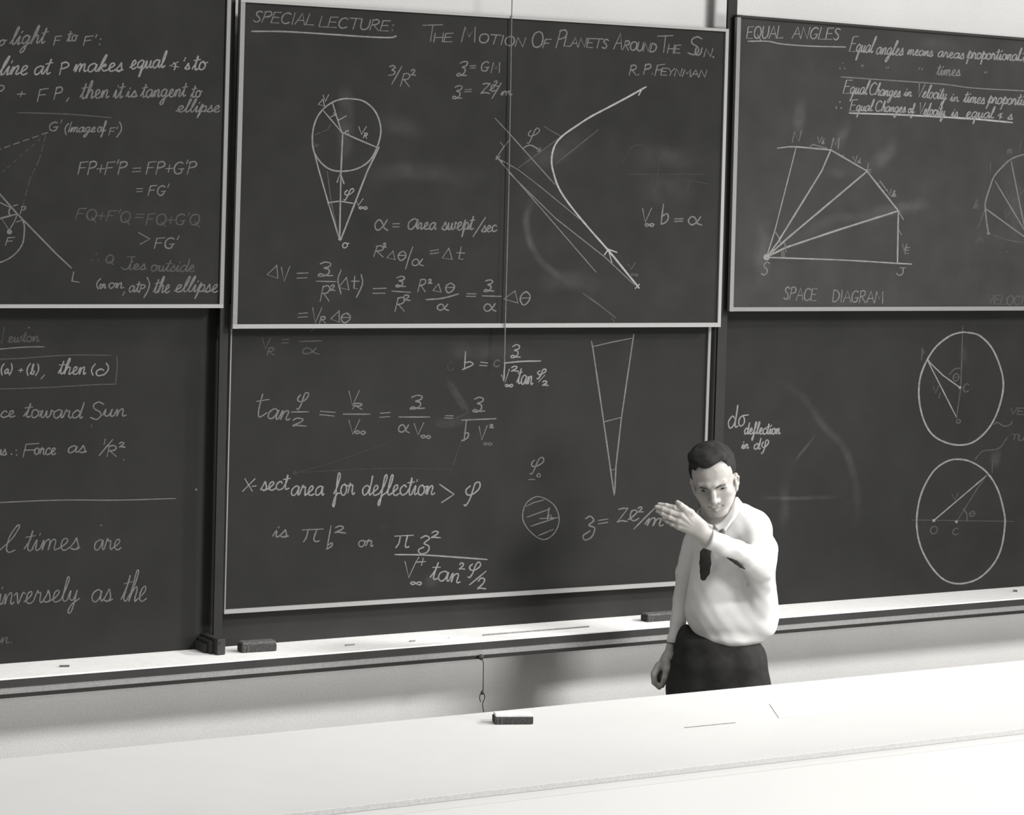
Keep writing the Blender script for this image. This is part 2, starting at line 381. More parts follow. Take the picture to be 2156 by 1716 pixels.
def chalk(board, name, items, tone='m', w=4.0, label=None):
    if name == 'chalk_writing' and sum(i[0] == 'T' for i in items) > 1:      # word by word
        groups = []
        for it in items:
            if it[0] == 'T' and len(it[1]) > 1 or not groups: groups.append([it])
            else: groups[-1].append(it)
        return [chalk(board, 'chalk_word', g, tone, w) for g in groups]
    """items: ('T', text, x0, y0, x1, y1, h[, slant]) lettering, ('L', pts) straight, ('S', pts) smooth, ('D', pts, on, off) dashed, ('O', x, y, r) dot"""
    y = board['surface'] - 0.0003
    V, Fc, UV = [], [], []
    for it in items:
        k = it[0]
        ww = w
        if k == 'T':
            for st in text_strokes(*it[1:]): ribbon(V, Fc, UV, st, ww, y)
        elif k in 'LS':
            if len(it) > 2: ww = it[2]
            P = catmull(it[1], 8) if k == 'S' else it[1]
            Q = []
            for a, b in zip(P[:-1], P[1:]):
                a = np.array(a, float); b = np.array(b, float)
                m = max(1, int(np.linalg.norm(b-a)/14))
                Q += [a + (b-a)*j/m for j in range(m)]
            Q.append(np.array(P[-1], float))
            ribbon(V, Fc, UV, Q, ww, y)
        elif k == 'D':
            P = [np.array(p, float) for p in it[1]]
            on_, off = it[2], it[3]
            for a, b in zip(P[:-1], P[1:]):
                L = np.linalg.norm(b-a); s = 0.0
                while s < L:
                    ribbon(V, Fc, UV, [a+(b-a)*s/L, a+(b-a)*min(s+on_, L)/L], ww, y); s += on_+off
        elif k == 'O':
            base = len(V)
            for j in range(14):
                V.append(tuple(at(it[1]+it[3]*math.cos(j/7*math.pi), it[2]+it[3]*math.sin(j/7*math.pi), y-0.0004)))
            Fc.append(tuple(range(base, base+14)))
    o = link(name, V, Fc, MT['c'+tone], board)
    if label: o['label'] = label
    return o

def smear(board, pts, w, dense=False, smooth=True):
    V, Fc, UV = [], [], []
    P = catmull(pts, 6) if smooth and len(pts) > 2 else [np.array(pts[0], float) + (np.array(pts[-1], float)-np.array(pts[0], float))*j/8 for j in range(9)]
    ribbon(V, Fc, UV, P, w, board['surface'] - 0.0002, True)
    o = link('chalk_smudge', V, Fc, MT['dust2' if dense else 'dust'], board)
    ul = o.data.uv_layers.new(name='UVMap')
    for lp in o.data.loops: ul.data[lp.index].uv = UV[lp.vertex_index]
    return o

# ------------------------------------------------------------------ room shell
b = MB(); b.box(-1.0, 10.5, 0.0, 0.15, 0.0, 1.5); b.box(-1.0, 10.5, 0.0, 0.15, 1.5, 4.6)      # upper part coloured darker to offset the excess light there
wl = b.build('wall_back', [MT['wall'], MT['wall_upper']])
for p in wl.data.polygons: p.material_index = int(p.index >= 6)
tag(wl, kind='structure')
b = MB(); b.box(-1.0, 10.5, -9.0, 0.0, -0.1, 0.0)
tag(b.build('floor', MT['floor']), kind='structure')

# ------------------------------------------------------------------ blackboards
YB, YM, YU = -0.050, -0.078, -0.118             # faces of the fixed, middle sliding and upper sliding boards
ZT = 0.92                                       # top of the chalk tray

def board(label, ysurf, corners, material, frames, depth=0.02, back=None):
    """corners: pixels of the outer outline bl, br, tr, tl; frames: (side, pixel width, material)"""
    y = ysurf
    P = [at(px, py, y) for px, py in corners]
    root = thing('blackboard', label, 'blackboard', tuple((P[0]+P[1])/2))
    root['surface'] = y
    m = MB(); m.quadslab(P[0], P[1], P[2], P[3], depth); m.build('writing_panel', material, root)
    bl, br, tr, tl = [np.array(c, float) for c in corners]
    def lerp(a, c, w):
        return a + (c-a)/np.linalg.norm(c-a)*w
    seg = {'bottom': (bl, br, lerp(br, tr, 1), lerp(bl, tl, 1), tr-br, tl-bl), 'top': (tl, tr, None, None, br-tr, bl-tl),
           'left': (tl, bl, None, None, tr-tl, br-bl), 'right': (br, tr, None, None, bl-br, tl-tr)}
    for side, w, mm in frames:
        a, c, _, _, dc, da = seg[side]
        q = [a, c, c + dc/np.linalg.norm(dc)*w, a + da/np.linalg.norm(da)*w]
        Q = [at(p[0], p[1], y-(0.0086 if side in ('bottom', 'top') else 0.0080)) for p in q]
        f = MB(); f.quadslab(Q[0], Q[1], Q[2], Q[3], 0.014)
        o = f.build('frame_rail', mm, root)
    return root

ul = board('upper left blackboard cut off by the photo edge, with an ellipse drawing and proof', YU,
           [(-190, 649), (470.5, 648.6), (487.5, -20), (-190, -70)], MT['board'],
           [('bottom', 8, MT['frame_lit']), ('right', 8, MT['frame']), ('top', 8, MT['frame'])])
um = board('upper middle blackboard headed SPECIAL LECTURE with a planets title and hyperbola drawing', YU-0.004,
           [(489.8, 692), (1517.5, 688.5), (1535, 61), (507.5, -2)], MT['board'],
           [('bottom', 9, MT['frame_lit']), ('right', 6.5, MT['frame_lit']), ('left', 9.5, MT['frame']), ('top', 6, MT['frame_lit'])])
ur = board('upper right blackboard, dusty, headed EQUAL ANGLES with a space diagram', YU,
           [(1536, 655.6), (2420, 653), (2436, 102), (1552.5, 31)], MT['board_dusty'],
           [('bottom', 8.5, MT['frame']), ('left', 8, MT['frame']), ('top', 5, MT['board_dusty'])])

# fixed lower boards stand on the back edge of the tray
def lowcorner(px, top):
    q = on(px, 1300, ZT)
    return q
def fixed(label, pxl_top, pxr_top, material):
    xl, xr = at(pxl_top, 640, YB)[0], at(pxr_top, 640, YB)[0]
    root = thing('blackboard', label, 'blackboard', ((xl+xr)/2, YB, ZT))
    root['surface'] = YB
    m = MB(); m.box(xl, xr, YB, -0.001, ZT+0.0005, 2.05); m.build('writing_panel', material, root)
    return root
ll = fixed('lower left blackboard above the tray, with notes about force toward the sun', -260, 462, MT['board_low'])
lr = fixed('lower right blackboard behind the man, with two tall velocity circles', 1531, 2420, MT['board_low'])
lm = board('lower middle sliding blackboard with deflection formulas, its bottom rail above the tray', YM,
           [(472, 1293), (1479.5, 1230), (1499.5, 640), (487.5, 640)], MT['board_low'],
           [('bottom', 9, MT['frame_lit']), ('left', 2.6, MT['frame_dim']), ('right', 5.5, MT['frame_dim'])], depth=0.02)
# plain dark panel behind the middle sliding board
xl, xr = at(462, 1340, YB)[0], at(1531, 640, YB)[0]
b = MB(); b.box(xl+0.002, xr-0.002, YB+0.006, -0.001, ZT+0.0005, 2.05)
o = b.build('backing_panel', MT['black'])
tag(o, 'plain dark panel showing as a band between the middle board and the tray', 'panel')

# upright channels the boards slide in
def upright(name, label, pl, pr, feet):
    x0, x1 = at(pl[0], pl[1], -0.10)[0], at(pr[0], pr[1], -0.10)[0]
    root = thing(name, label, 'rail', ((x0+x1)/2, -0.1, ZT))
    b = MB(); b.box(x0, x1, -0.097, -0.087, ZT+0.02, 3.25); b.build('channel', MT['black'], root)
    if feet:
        b = MB(); b.box(x0-0.012, x1+0.022, -0.05, -0.001, 2.051, 3.25); b.build('back_plate', MT['black'], root)
    if feet:
        f = MB()
        fx0, fx1 = at(434, 1372, -0.15)[0], at(467, 1372, -0.15)[0]
        f.box(fx0+0.026, fx1, -0.178, -0.051, ZT+0.001, ZT+0.052)
        f.box(fx0+0.014, fx0+0.026, -0.15, -0.051, ZT+0.001, ZT+0.042)
        f.box(fx0+0.004, fx0+0.014, -0.13, -0.051, ZT+0.001, ZT+0.030)
        f.build('foot_bracket', MT['dark'], root, bevel=0.003)
        s = MB(); s.tube([(fx0+0.036, -0.1785, ZT+0.040), (fx0+0.036, -0.181, ZT+0.040)], 0.003, 8); s.build('screw', MT['dark'], root)
    return root
upright('board_rail', 'dark upright rail with a foot on the tray between left and middle boards', (478, 31), (496, 31), True)
upright('board_rail', 'dark upright rail between the middle boards and the EQUAL ANGLES board', (1533.5, 45), (1552.5, 45), False)

# ------------------------------------------------------------------ chalk tray on the wall
TX0, TX1 = 0.6, 8.6
YF = -0.278
tray = thing('chalk_tray', 'long white chalk tray running along the wall under all boards', 'chalk tray', (4.6, -0.15, ZT))
b = MB(); b.box(TX0, TX1, YF+0.045, -0.002, ZT-0.0105, ZT); b.build('trough', MT['tray'], tray)
b = MB(); b.box(TX0, TX1, YF+0.036, YF+0.045, ZT-0.0105, ZT-0.004); b.build('groove', MT['groove'], tray)
b = MB(); b.box(TX0, TX1, YF, YF+0.036, ZT-0.004, ZT+0.001); b.build('front_lip', MT['tray'], tray)
b = MB(); b.box(TX0, TX1, YF+0.001, -0.02, 0.8915, ZT-0.004); b.build('fascia', MT['dark'], tray)
b = MB(); b.box(TX0, TX1, YF+0.003, -0.02, 0.8720, 0.8915); b.build('ledge_strip', MT['strip'], tray)
b = MB(); b.box(TX0, TX1, YF-0.002, 0.0, 0.8605, 0.8720); b.build('bottom_edge', MT['black'], tray)

# ------------------------------------------------------------------ writing
T, L, S, D, O = 'T', 'L', 'S', 'D', 'O'
WR, FO, DG, LN = 'chalk_writing', 'chalk_formula', 'chalk_diagram', 'chalk_line'
# ---- upper left board
chalk(ul, WR, [(T, 'so', -16, 97, 11, 95, 24, .3), (T, 'light', 21, 94, 93, 91, 36, .3), (T, 'F', 113, 95, 128, 95, 19), (T, 'to', 141, 88, 163, 85, 24, .2), (T, "F'", 176, 95, 203, 94, 18), (T, ':', 208, 94, 214, 94, 22)], 'm', 4.2)
chalk(ul, WR, [(T, 'line', -4, 158, 56, 157, 38, .35), (T, 'at', 70, 157, 104, 156, 36, .25), (T, 'P', 125, 157, 143, 157, 25), (T, 'makes', 154, 151, 257, 150, 34, .25), (T, 'equal', 273, 145, 346, 142, 34, .22), (T, '∠', 356, 147, 376, 145, 19), (T, "'", 384, 145, 388, 145, 20), (T, 's', 389, 146, 399, 146, 24), (T, 'to', 405, 148, 434, 146, 34, .2)], 'b', 4.4)
chalk(ul, WR, [(T, 'P', -8, 206, 8, 205, 25), (T, '+', 36, 206, 54, 206, 18), (T, 'F', 79, 213, 100, 212, 25), (T, 'P', 114, 209, 130, 209, 25), (T, ',', 141, 207, 149, 207, 20), (T, 'then', 168, 208, 228, 206, 36, .2), (T, 'it', 238, 207, 258, 206, 36, .2), (T, 'is', 265, 205, 288, 204, 26), (T, 'tangent', 296, 205, 390, 203, 32, .18), (T, 'to', 401, 205, 423, 204, 28, .2)], 'm', 4.2)
chalk(ul, WR, [(T, 'ellipse', 371, 236, 462, 236, 27, .25)], 'm', 3.8)
chalk(ul, LN, [(S, [(37, 237), (125, 239.5), (180, 243), (234, 248)])], 'f', 3.4)
chalk(ul, WR, [(T, "G'", 103, 276, 130, 274, 18), (T, '(', 135, 281, 143, 281, 20), (T, 'Image', 141, 278, 200, 278, 21, .3), (T, 'of', 204, 278, 222, 277, 22, .2), (T, "F'", 229, 284, 247, 284, 15), (T, ')', 246, 285, 257, 285, 27)], 'm', 3.6)
chalk(ul, FO, [(T, "FP+F'P", 164, 367, 266, 367, 26), (T, '=', 279, 368, 294, 368, 22), (T, "FP+G'P", 308, 366, 412, 366, 25)], 'm', 4.2)
chalk(ul, FO, [(T, '=', 287, 410, 298, 410, 20), (T, "FG'", 312, 411, 354, 411, 20)], 'm', 4)
chalk(ul, FO, [(T, "FQ+F'Q", 159, 461, 274, 469, 23), (T, '=', 284, 465, 300, 466, 23), (T, "FQ+G'Q", 307, 473, 420, 474, 23)], 'f', 4)
chalk(ul, FO, [(L, [(292, 490), (315.6, 503), (295.5, 514)]), (T, "FG'", 325, 523, 374, 523, 22)], 'm', 4)
chalk(ul, WR, [(T, '∴', 191, 551, 208, 552, 26), (T, 'Q', 222, 554, 239, 554, 17), (T, 'J', 254, 567, 276, 566, 25, .3), (T, 'ies', 268, 568, 306, 568, 24, .2), (T, 'outside', 316, 571, 409, 572, 27, .18)], 'f', 3.8)
chalk(ul, WR, [(T, '(', 202, 606, 210, 606, 18), (T, 'or', 209, 607, 222, 607, 18), (T, 'on', 227, 607, 259, 607, 24), (T, ',', 259, 616, 266, 616, 18), (T, 'at', 270, 615, 293, 615, 26), (T, 'P', 294, 616, 304, 616, 16), (T, ')', 303, 622, 315, 622, 36), (T, 'the', 322, 617, 356, 616, 33, .25), (T, 'ellipse', 367, 615, 458, 615, 32, .25)], 'm', 3.8)
chalk(ul, DG, [(L, [(-60, 345), (0, 409), (36, 450), (120, 536), (150, 564)], 4.6), (L, [(-60, 402), (0, 426.6), (22, 437)]), (L, [(-60, 473), (0, 460), (36, 450.5)], 5),
               (S, [(22, 437), (18.6, 446), (21, 455)], 4.5), (L, [(4, 461), (19, 484)], 2.8), (S, [(35, 454), (31.5, 464), (21, 482.5)], 3), (O, 20, 488, 5.6),
               (S, [(47, 462), (51, 474), (51, 491), (47.8, 511.7), (37, 529), (21, 543), (0, 552.4), (-30, 558)], 4), (T, 'F', 12, 516, 29, 516, 16), (T, 'P', 43, 450, 53, 450, 15),
               (L, [(28, 433.6), (37, 431)]), (L, [(35, 467), (46, 464)]), (L, [(155, 573), (151.5, 592), (166, 594)], 4)], 'm', 3.8)
chalk(ul, DG, [(D, [(100, 279), (0, 314), (-40, 330)], 12, 9)], 'm', 3.6)
chalk(ul, DG, [(D, [(96, 285), (83, 335), (62.6, 378), (49, 428), (43, 446)], 14, 7)], 'f', 3)
chalk(ul, DG, [(D, [(85, 292), (10, 358), (-20, 385)], 7, 10)], 'f', 2.6)
# ---- upper middle board
chalk(um, WR, [(T, 'SPECIAL', 533, 46, 660, 53, 23, .2), (T, 'LECTURE', 671, 56, 819, 66, 22, .15), (T, ':', 824, 64, 830, 64, 20)], 'm', 4)
chalk(um, LN, [(S, [(530, 66), (600, 66.5), (700, 72.6), (775, 77.6), (821, 79), (834, 76)])], 'b', 4.4)
chalk(um, 'chalk_title', [(T, 'T', 889, 86, 927, 86, 33, .05), (T, 'HE', 913, 88, 953, 88, 18), (T, 'M', 972, 88, 1001, 88, 32), (T, 'OTION', 1007, 89, 1105, 99, 19, .1), (T, 'O', 1118, 99, 1142, 100, 33), (T, 'F', 1143, 100, 1157, 101, 18),
                          (T, 'P', 1171, 100, 1189, 101, 37), (T, 'LANETS', 1187, 97, 1279, 102, 19), (T, 'A', 1292, 103, 1309, 104, 34), (T, 'ROUND', 1312, 104, 1381, 110, 18), (T, 'T', 1384, 110, 1413, 110, 34, .05), (T, 'HE', 1405, 111, 1432, 112, 17), (T, 'S', 1447, 115, 1475, 116, 38), (T, 'U', 1463, 116, 1477, 116, 15), (T, 'N', 1482, 119, 1500, 119, 16), (O, 1502, 120, 2)], 'm', 4.2)
chalk(um, WR, [(T, 'R.', 1325, 158, 1347, 158, 20), (T, 'P.', 1355, 156, 1376, 156, 20), (T, 'F', 1379, 159, 1397, 159, 23), (T, 'EYNMAN', 1391, 158, 1487, 163, 15)], 'm', 4)
chalk(um, FO, [(T, '3', 817, 159, 833, 159, 21), (L, [(846, 140), (825, 177)]), (T, 'R', 843, 181, 863, 182, 26), (T, '2', 864, 159, 875, 159, 13)], 'm', 3.8)
chalk(um, FO, [(T, 'ʒ', 961, 160, 982, 160, 31, .25), (T, '=', 989, 148, 1000, 148, 15), (T, 'G', 1012, 150, 1029, 150, 20), (T, 'M', 1034, 153, 1052, 153, 22)], 'm', 3.8)
chalk(um, FO, [(T, 'ʒ', 952, 208, 972, 208, 28, .2), (T, '=', 978, 198, 991, 198, 15), (T, 'Z', 1012, 197, 1031, 197, 21), (T, 'e', 1031, 192, 1042, 192, 26), (T, '2', 1039, 182, 1048, 182, 12), (L, [(1055, 175), (1036, 207)]), (T, 'm', 1054, 201, 1078, 200, 18)], 'm', 3.8)
circ = [(735, 207.8), (765.5, 213), (790.5, 235.4), (801.8, 270.5), (795.5, 305.5), (778, 338), (750.5, 355.6), (718, 360.6), (693, 355.6), (673, 339), (660, 315.5), (658, 283), (665, 253), (680, 230), (700, 215.4), (718, 209), (735, 207.8)]
chalk(um, DG, [(S, circ, 4.4), (L, [(719, 278), (700, 216.6)], 4), (L, [(719, 278), (680, 232)], 3.4), (L, [(719, 278), (755, 294), (794, 310.5)], 4), (L, [(721.6, 281), (718, 360), (715, 505)], 4.4),
               (L, [(710, 383), (716.6, 363), (724, 386)], 5.5), (L, [(658, 300), (660, 315), (671.6, 359), (690, 423), (714, 502)], 4), (L, [(798, 310), (774, 359), (718, 503)], 4.6), (O, 716, 503, 4), (T, 'o', 719, 522, 733, 522, 22),
               (S, [(690, 427), (715, 424), (743, 428)], 3.6), (T, 'φ', 724, 418, 744, 418, 21), (T, 'V', 748, 433, 763, 433, 14), (T, '∞', 755, 440, 773, 441, 14), (T, 'Δ', 670, 221, 684, 222, 13), (T, 'V', 680, 214, 692, 213, 13),
               (T, 'V', 754, 283, 770, 283, 16), (T, 'R', 765, 290, 773, 291, 10), (T, 'c', 726, 283, 734, 283, 16), (L, [(697, 246), (708, 240)]), (L, [(703, 238), (713, 253), (729, 244)])], 'b', 3.6)
chalk(um, DG, [(L, [(689, 361), (697, 423), (713, 500)]), (L, [(673, 339), (690, 355)]), (D, [(663, 284), (690, 273), (698, 258)], 12, 6), (L, [(658, 298), (668, 309)]), (L, [(663, 308), (671, 304)]), (L, [(690, 432), (699, 430)])], 'f', 3)
chalk(um, FO, [(T, 'α', 786, 484, 817, 485, 44), (T, '=', 826, 484, 839, 484, 20), (T, 'a', 855, 483, 882, 483, 46), (T, 'rea', 878, 483, 918, 483, 29), (T, 'swept', 930, 484, 996, 484, 33, .1), (L, [(1022, 458), (1009, 478), (996, 498)]), (T, 'sec', 1014, 489, 1046, 487, 27)], 'm', 4)
chalk(um, FO, [(T, 'R', 787, 540, 808, 541, 22), (T, '2', 806, 521, 813, 521, 9), (T, 'Δ', 814, 544, 833, 546, 17), (T, 'θ', 837, 548, 855, 548, 19), (L, [(869, 520), (860, 545), (854, 566)]), (T, 'α', 866, 559, 891, 560, 29), (T, '=', 906, 541, 923, 539, 20), (T, 'Δ', 931, 545, 953, 545, 22), (L, [(971, 520), (966, 545), (974, 546)]), (L, [(962, 532), (978, 533)])], 'm', 3.8)
chalk(um, FO, [(T, 'Δ', 562, 580, 587, 585, 25), (T, 'V', 590, 593, 609, 592, 30), (T, '=', 624, 595, 645, 595, 31), (T, 'ʒ', 669, 582, 700, 582, 30), (L, [(666.6, 592), (707, 593)]), (T, 'R', 674, 634, 695, 634, 31), (T, '2', 695, 612, 705, 612, 12), (S, [(718, 568), (711.6, 590), (718, 619)]), (T, 'Δ', 713, 607, 736, 609, 24), (L, [(747, 582), (745, 607), (752, 608)]), (L, [(740, 592), (756, 592)]), (S, [(760.5, 578), (763, 598), (750.5, 626)]),
               (T, '=', 784, 627, 809, 628, 32), (T, 'ʒ', 832, 604, 853, 604, 22), (L, [(825.6, 613), (864, 615.5)]), (T, 'R', 832, 655, 853, 655, 28), (T, '2', 849, 633, 863, 633, 12)], 'm', 4)
chalk(um, FO, [(T, 'R', 880, 614, 897, 614, 25), (T, '2', 901, 597, 909, 597, 9), (T, 'Δ', 911, 613, 930, 614, 16), (T, 'θ', 937, 616, 957, 616, 20), (S, [(897, 631), (931, 628), (965, 619)], 4.4), (T, 'α', 919, 653, 944, 654, 27), (T, '=', 982, 629, 1000, 630, 17), (T, 'ʒ', 1018, 614, 1039, 614, 25), (L, [(1016, 623), (1055, 624)]), (T, 'α', 1017, 655, 1045, 655, 31), (T, 'Δ', 1061, 631, 1093, 637, 22), (T, 'θ', 1093, 642, 1116, 642, 28)], 'm', 4)
chalk(um, FO, [(T, '=', 627, 676, 645, 676, 26), (T, 'V', 655, 680, 675, 680, 31), (T, 'R', 673, 680, 686, 680, 13), (T, 'Δ', 695, 673, 716, 678, 22), (T, 'θ', 717, 679, 738, 679, 20)], 'm', 4)
chalk(um, FO, [(T, 'V', 1350, 468, 1369, 468, 29), (T, '∞', 1357, 477, 1377, 477, 17), (L, [(1397, 430), (1394, 452), (1392, 471)]), (S, [(1393, 456), (1404, 450), (1407, 460), (1400, 469), (1392, 472)]), (T, '=', 1420, 471, 1436, 471, 16), (T, 'α', 1447, 473, 1477, 474, 35)], 'm', 4.2)
chalk(um, DG, [(S, [(1360, 183), (1320.6, 205), (1283, 225), (1245, 245), (1213, 265.5), (1185, 285.5), (1170, 303), (1163, 323), (1161.5, 343), (1165, 362), (1175, 392.6), (1195, 425), (1235, 475), (1278, 524), (1312, 565), (1343, 603)], 5.2),
               (L, [(1352, 187), (1345, 200)], 5), (L, [(1273, 536), (1281, 525), (1298, 531)], 5), (L, [(1281, 527), (1288, 552)], 4), (L, [(1281, 527), (1345, 606)], 5.5), (L, [(1338, 607), (1346, 599)], 4)], 'B', 5)
chalk(um, DG, [(L, [(1042.5, 249), (1074, 283), (1143, 360), (1168, 388)]), (L, [(1074, 293), (1058, 313), (1045, 333)]), (L, [(1046, 330), (1056, 340)], 7), (L, [(1044, 336), (1053, 329)], 4), (L, [(1047, 333), (1067.6, 356), (1255, 573)], 2.8), (L, [(1050, 334), (1092, 358), (1140, 395), (1225, 465)], 2.4),
               (L, [(1070, 362), (1170, 460), (1273, 541), (1336, 600)], 2.8), (T, 'φ', 1110, 297, 1136, 296, 27), (S, [(1100, 313), (1115, 305.5), (1130, 312), (1139, 319)], 4), (L, [(1131, 318), (1139, 320), (1137, 311)]), (L, [(1054, 300), (1060, 308)])], 'm', 3.2)
chalk(um, DG, [(T, 'V', 1322, 568, 1338, 566, 12), (T, '∞', 1328, 580, 1343, 582, 12), (L, [(1184, 286), (1092, 353)]), (L, [(1260, 273), (1245, 285), (1170, 345)]), (S, [(1146, 266), (1160, 275), (1180, 286)]), (L, [(1228, 618), (1262, 642), (1296, 669)], 4), (L, [(1288, 671), (1294, 677)], 3), ], 'f', 3)
chalk(um, DG, [(L, [(1320, 367), (1486, 367)]), (L, [(1441, 378), (1491, 387)]), (L, [(1451, 380), (1446, 408)], 4), (S, [(1310, 345), (1330, 310), (1360, 308), (1385, 335), (1380, 390), (1350, 425)])], 'g', 3)
smear(um, [(1145, 372), (1118, 425), (1108, 468), (1118, 515), (1145, 555), (1183, 585), (1228, 618)], 22, True)
smear(um, [(722, 168), (728, 210), (728, 300), (722, 350)], 46, True)
smear(um, [(780, 255), (850, 265), (915, 290)], 60)
smear(um, [(760, 380), (860, 360), (1040, 380)], 60)
smear(um, [(1310, 340), (1400, 330), (1490, 350)], 70)
smear(um, [(1320, 390), (1400, 400), (1480, 390)], 90)
smear(um, [(1090, 340), (1160, 330), (1270, 260)], 60)
smear(um, [(1110, 600), (1190, 590), (1300, 610)], 60)
# ---- upper right board
chalk(ur, WR, [(T, 'EQUAL', 1572, 81, 1648, 80, 25), (T, 'ANGLES', 1668, 80, 1767, 84, 24)], 'b', 3.5)
chalk(ur, LN, [(S, [(1575, 86.8), (1617, 87), (1646, 92.6), (1704, 97), (1780, 99)])], 'b', 3.8)
chalk(ur, WR, [(T, 'Equal', 1788, 109, 1837, 111, 33, .2), (T, 'angles', 1843, 114, 1900, 117, 30, .2), (T, 'means', 1910, 115, 1963, 119, 23), (T, 'areas', 1973, 119, 2029, 124, 23), (T, 'proportional', 2036, 123, 2148, 128, 26, .1), (T, 'to', 2150, 130, 2176, 131, 28)], 'b', 3.5)
chalk(ur, WR, [(T, '∴', 1767, 147, 1779, 147, 22), (T, '"', 1811, 146, 1817, 147, 20), (T, '"', 1864, 150, 1871, 150, 18), (T, '"', 1932, 152, 1942, 153, 19), (T, 'times', 1971, 158, 2021, 160, 25, .1), (T, '"', 2072, 159, 2078, 159, 16)], 'm', 3.6)
chalk(ur, LN, [(S, [(1771, 162), (1878, 169.5), (1983, 177), (2052, 185.5), (2170, 192)])], 'm', 3.4)
chalk(ur, WR, [(T, 'Equal', 1775, 197, 1825, 199, 29, .2), (T, 'Changes', 1829, 199, 1894, 205, 26, .15), (T, 'in', 1903, 202, 1919, 203, 20), (T, 'Velocity', 1929, 204, 1992, 210, 27, .15), (T, 'in', 2000, 213, 2018, 214, 20), (T, 'times', 2028, 215, 2072, 219, 26, .15), (T, 'proportional', 2079, 217, 2192, 224, 26, .2)], 'b', 3.4)
chalk(ur, WR, [(T, '∴', 1759, 230, 1772, 231, 24), (T, 'Equal', 1789, 234, 1836, 234, 24, .2), (T, 'Changes', 1842, 234, 1906, 237, 22, .15), (T, 'of', 1911, 238, 1925, 238, 20), (T, 'Velocity', 1933, 241, 1989, 244, 24, .15), (T, 'is', 2003, 245, 2016, 246, 20), (T, 'equal', 2033, 247, 2091, 249, 24, .15), (T, '∠', 2099, 250, 2110, 250, 15), (T, 's', 2121, 251, 2131, 252, 22)], 'b', 3.5)
chalk(ur, LN, [(L, [(1789, 238), (1800, 238.5), (1884.6, 241), (1989, 246.6), (2059, 251), (2131, 258)])], 'B', 5)
chalk(ur, DG, [(O, 1614, 541.5, 7), (L, [(1614, 541), (1620, 522), (1631.6, 485), (1663.6, 360), (1676.6, 309)], 3.2), (L, [(1614, 541), (1637, 511), (1730, 360), (1749, 316)], 4.6), (L, [(1614, 541), (1660, 500), (1824.7, 361.5)], 5), (L, [(1614, 541), (1655, 521), (1762, 485), (1891.5, 444)], 5.4),
               (L, [(1618, 542), (1762, 547), (1820, 550), (1889, 554.5), (1919, 556)], 4), (L, [(1637, 312), (1660, 309), (1676.6, 309), (1749, 315.6), (1824.7, 359.7), (1891.5, 444), (1889.5, 553)], 4.4), (L, [(1891, 444), (1902, 462)], 3.6)], 'b', 4.4)
chalk(ur, DG, [(S, [(1633, 489), (1641, 502), (1643, 512)]), (S, [(1649, 508), (1656, 521)]), (S, [(1652, 512), (1655, 530)]), (L, [(1646, 530), (1647, 541)]), (L, [(1650, 529), (1651, 542)]), (T, 'S', 1602, 579, 1617, 579, 27, .2), (T, 'N', 1668, 300, 1686, 298, 22, .25), (T, 'M', 1750, 312, 1766, 312, 22), (T, 'J', 1888, 579, 1903, 579, 15), (T, 'V', 1720, 301, 1730, 301, 12), (T, 'i', 1730, 303, 1735, 303, 14),
               (T, 'V', 1797, 342, 1806, 340, 12), (T, 'i', 1805, 343, 1812, 343, 12), (T, 'L', 1826, 357, 1834, 357, 12), (T, 'V', 1869, 412, 1878, 410, 12), (T, 'k', 1877, 414, 1886, 414, 12), (T, 'V', 1899, 528, 1908, 528, 13), (T, 'E', 1905, 534, 1914, 534, 13), (L, [(1705, 309), (1711, 304), (1740, 312)]), (L, [(1772, 330), (1776, 326)]), (L, [(1850, 387), (1852, 380), (1868, 402)]), (L, [(1891, 482), (1898, 494)]), (L, [(1824, 357), (1833, 363)])], 'm', 3.6)
chalk(ur, WR, [(T, 'SPACE', 1650, 630, 1719, 634, 26, .05), (T, 'DIAGRAM', 1753, 635, 1859, 638, 24, .05)], 'm', 3.6)
chalk(ur, DG, [(S, [(2081, 490), (2077, 465), (2074.6, 439), (2075, 424), (2084, 395), (2093.4, 371), (2113, 348.6), (2129, 335), (2155, 325.4), (2185, 322)], 4.4), (L, [(2074.6, 439), (2156, 498), (2176, 512)], 4.4), (L, [(2095.6, 382), (2155, 481), (2174, 512)], 3.6), (L, [(2129, 340), (2149, 439), (2162, 500)], 3.6), (O, 2081, 491, 3.4)], 'm', 3.6)
chalk(ur, DG, [(L, [(2074, 440), (2059, 480)]), (L, [(2082, 492), (2120, 505), (2160, 512)]), (T, 'k', 2049, 440, 2062, 439, 18), (L, [(2085.7, 343), (2084.6, 364)], 4), (T, 'm', 2120, 324, 2132, 323, 20), (T, 'V', 2118, 420, 2128, 420, 16), (T, 'V', 2111, 460, 2124, 462, 18), (T, 'A', 2055, 510, 2070, 510, 13), (T, 'V', 2143, 410, 2153, 412, 16), (O, 2121, 530, 1.8), (L, [(2147, 316), (2150, 300)])], 'f', 3.4)
chalk(ur, WR, [(T, 'VELOCITY', 2079, 640, 2182, 643, 19)], 'f', 4)
smear(ur, [(1690, 195), (1676, 300)], 34, True)
smear(ur, [(1785, 250), (1760, 325)], 34, True)
smear(ur, [(1900, 285), (1860, 330), (1812, 370)], 46, True)
smear(ur, [(1610, 440), (1602, 620)], 46, True)
smear(ur, [(1975, 420), (1895, 440), (1790, 450)], 40, True)
smear(ur, [(1660, 520), (1760, 460), (1890, 470)], 36)
smear(ur, [(1735, 360), (1800, 370)], 34)
smear(ur, [(1910, 90), (1970, 98), (2060, 110)], 60)
smear(ur, [(2120, 340), (2140, 430), (2150, 560)], 60)
